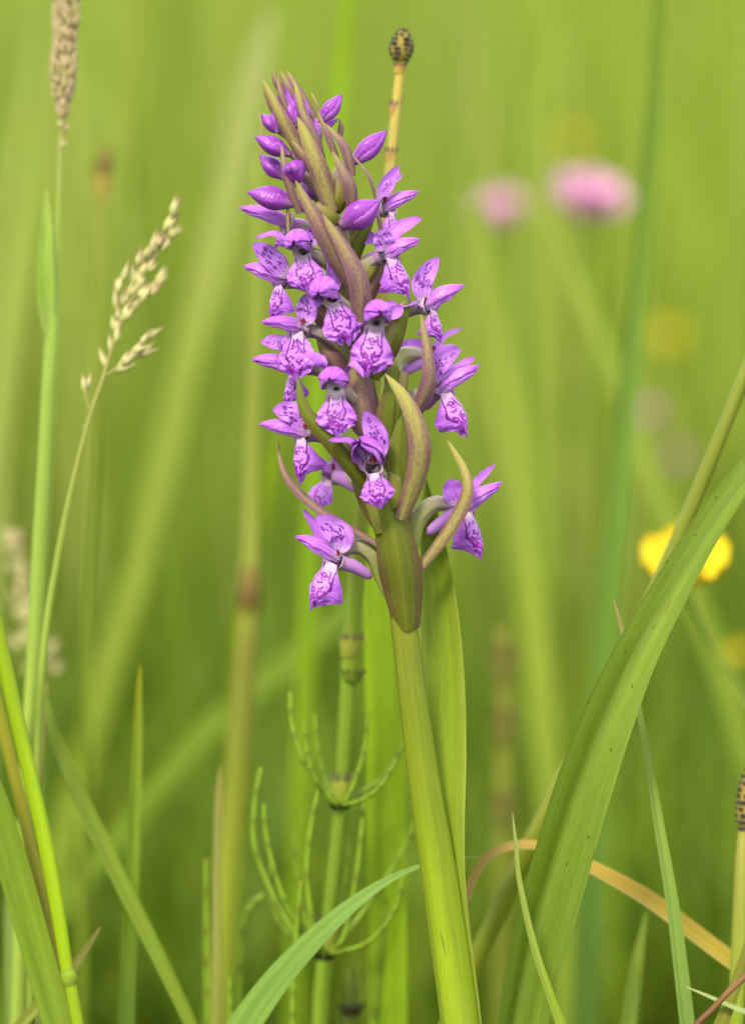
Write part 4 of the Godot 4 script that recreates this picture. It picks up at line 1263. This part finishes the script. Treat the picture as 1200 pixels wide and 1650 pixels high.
	blade("pale broad blurred blade at the upper left edge", [[66, -60, -1500, 60], [50, 100, -1500, 66], [34, 280, -1500, 70], [10, 480, -1500, 66], [-10, 700, -1500, 60]], [0.2, 0, 1], [K(160, 182, 70), K(170, 188, 84), K(172, 186, 100), K(150, 172, 70)], {"nu": 4})
	blade("pale blurred blade below the pink flowers leaning left", [[860, 300, -2100, 8], [880, 345, -2100, 20], [920, 430, -2100, 26], [970, 560, -2100, 28], [1030, 720, -2100, 30], [1090, 880, -2100, 30]], [0.2, 0.1, 1], [K(170, 184, 76), K(158, 182, 62), K(150, 176, 56)], {"nu": 4, "lean": 0.8})
	blade("light green blurred blade right of the orchid's waist", [[770, 330, -1900, 16], [796, 520, -1900, 50], [830, 760, -1900, 56], [860, 1000, -1900, 50], [880, 1200, -1900, 44]], [0.2, 0, 1], [K(166, 186, 70), K(164, 184, 64), K(150, 174, 56)], {"nu": 4})
	blade("yellow-green blurred blade crossing behind the orchid's stem", [[640, 880, -1700, 8], [560, 980, -1700, 34], [460, 1070, -1700, 40], [330, 1180, -1700, 38], [230, 1300, -1700, 34]], [0.1, 0.4, 1], [K(126, 156, 36), K(128, 156, 38), K(116, 144, 30)], {"nu": 4, "lean": 0.9})
	# pale blurred panicle at the left edge
	z = -1000.0
	g = at(50, 1500, z)
	o = thing("panicle_grass", "blurred pale green grass panicle at the left edge", "grass", Vector3(g.x, 0, g.z))
	s = Shape.new()
	tube(s, rooted([[14, 860, z, 5], [36, 960, z, 6], [54, 1080, z, 7], [60, 1250, z, 9], [60, 1500, z, 10]], 0.2), 20, 6, [K(186, 196, 110), K(160, 180, 80)])
	part("stem", s, mats.stalk, o)
	for k in 60:
		var v := rng.randf()
		s = Shape.new()
		spikelet(s, lerpf(14, 56, v) + rng.randf_range(-26, 34) * v, lerpf(870, 1080, v) + rng.randf_range(-10, 10), z + rng.randf_range(-60, 60), rng.randf_range(0.6, 2.3), rng.randf_range(24, 36), 15)
		part("spikelet", s, mats.soft, o)


# ------------------------------------------------------------------ flowers in the distance
func petal_fan(o: Node3D, c: Vector3, r: float, count: int, face: Vector3, cup: float, base: Color, tip: Color, split := false) -> void:
	var A := face.cross(Vector3.UP).normalized()
	var B := A.cross(face)
	for k in count:
		var t := k * TAU / count + 0.3
		var out := A * cos(t) + B * sin(t)
		var side := face.cross(out)
		var s := Shape.new()
		var f := func(u: float, v: float) -> Array:
			var x := u * 2.0 - 1.0
			var w: float = r * key([0.12, 0.34, 0.5, 0.56, 0.5, 0.2], v)
			if split:
				w *= 0.6
			var lift := cup * r * v * v + cup * 0.3 * r * x * x
			return [c + out * r * v * (1.0 - 0.25 * cup * v - 0.06 * x * x) + side * x * w + face * lift, base.lerp(tip, v)]
		s.grid(6, 7, f)
		part("petal", s, mats.flesh, o)


func far_flower(label: String, kind: String, x: float, y: float, z: float, r: float, tilt: Array, stem: Array, group: String) -> void:
	var c := at(x, y, z)
	var rows := []
	for p in stem:
		rows.append([p[0], p[1], z - 20.0, 9.0])
	rows = rooted(rows, 0.3)
	var n := rows.size()
	var g := at(rows[n - 1][0], rows[n - 1][1], rows[n - 1][2])
	var o := thing("buttercup" if kind == "buttercup" else "pink_flower", label, "flower", Vector3(g.x, 0, g.z), group)
	var s := Shape.new()
	tube(s, rows, 20, 8, [K(150, 176, 60), K(140, 166, 60), K(130, 150, 50)])
	part("stem", s, mats.stalk, o)
	var face := dirn(tilt)
	var R := sz(r, z)
	if kind == "buttercup":
		petal_fan(o, c, R, 5, face, 0.55, K(236, 196, 16), K(255, 226, 50))
		s = Shape.new()
		pod(s, c, c + face * R * 0.4, [0.5, 1.0, 1.0, 0.3], R * 0.55, [K(190, 180, 30), K(230, 200, 50)], 10, 5, 5, 0.2)
		part("stamens", s, mats.soft, o)
	else:
		petal_fan(o, c, R, 8, face, 0.35, K(226, 160, 190), K(236, 184, 206), true)
		petal_fan(o, c + face * R * 0.15, R * 0.62, 7, (face + Vector3(0.1, 0.3, 0)).normalized(), 0.6, K(230, 150, 196), K(240, 178, 208), true)
		s = Shape.new()
		pod(s, c - face * R * 0.4, c + face * R * 0.1, [0.4, 1.0, 0.9, 0.5], R * 0.5, [K(150, 90, 100), K(190, 120, 150)], 10, 5)
		part("calyx", s, mats.soft, o)


func far_flowers():
	far_flower("yellow buttercup half hidden behind the broad leaf", "buttercup", 1103, 932, -820, 86, [-0.05, 0.75, 0.55], [[1105, 950], [1125, 1000], [1160, 1070], [1200, 1130], [1260, 1240]], "")
	far_flower("largest blurred pink flower at the upper right", "pink", 946, 332, -2800, 74, [0.15, 0.75, 0.62], [[946, 330], [952, 500], [960, 900]], "")
	far_flower("fainter blurred pink flower left of the largest one", "pink", 806, 344, -3600, 46, [-0.2, 0.7, 0.7], [[806, 350], [812, 600], [830, 900]], "")
	far_flower("dull pink flower blurred above the buttercup", "pink", 1044, 664, -4300, 19, [0.1, 0.3, 0.9], [[1044, 670], [1050, 900]], "")
	far_flower("faint mauve flower nearer the buttercup, lowest of the pink ones", "pink", 1086, 734, -4600, 18, [0.1, 0.2, 0.9], [[1086, 740], [1090, 950]], "")
	far_flower("dim yellow flower blurred above the dull pink one", "buttercup", 1072, 548, -5200, 24, [0.1, 0.6, 0.7], [[1072, 560], [1076, 800]], "")
	far_flower("faint yellow blur of a flower above the largest pink flower", "buttercup", 916, 236, -6000, 22, [0.0, 0.6, 0.7], [[916, 240], [918, 400]], "")
	far_flower("olive yellow flower blurred at the right edge below the buttercup", "buttercup", 1188, 1056, -2600, 18, [0.0, 0.6, 0.7], [[1192, 1060], [1190, 1250]], "")
	far_flower("small yellow flower near the bottom right, left of a pair", "buttercup", 940, 1562, -3600, 20, [0.0, 0.5, 0.8], [[940, 1570], [942, 1660]], "")
	far_flower("small yellow flower near the bottom right, right of a pair", "buttercup", 990, 1560, -3600, 20, [0.1, 0.5, 0.8], [[990, 1570], [988, 1660]], "")
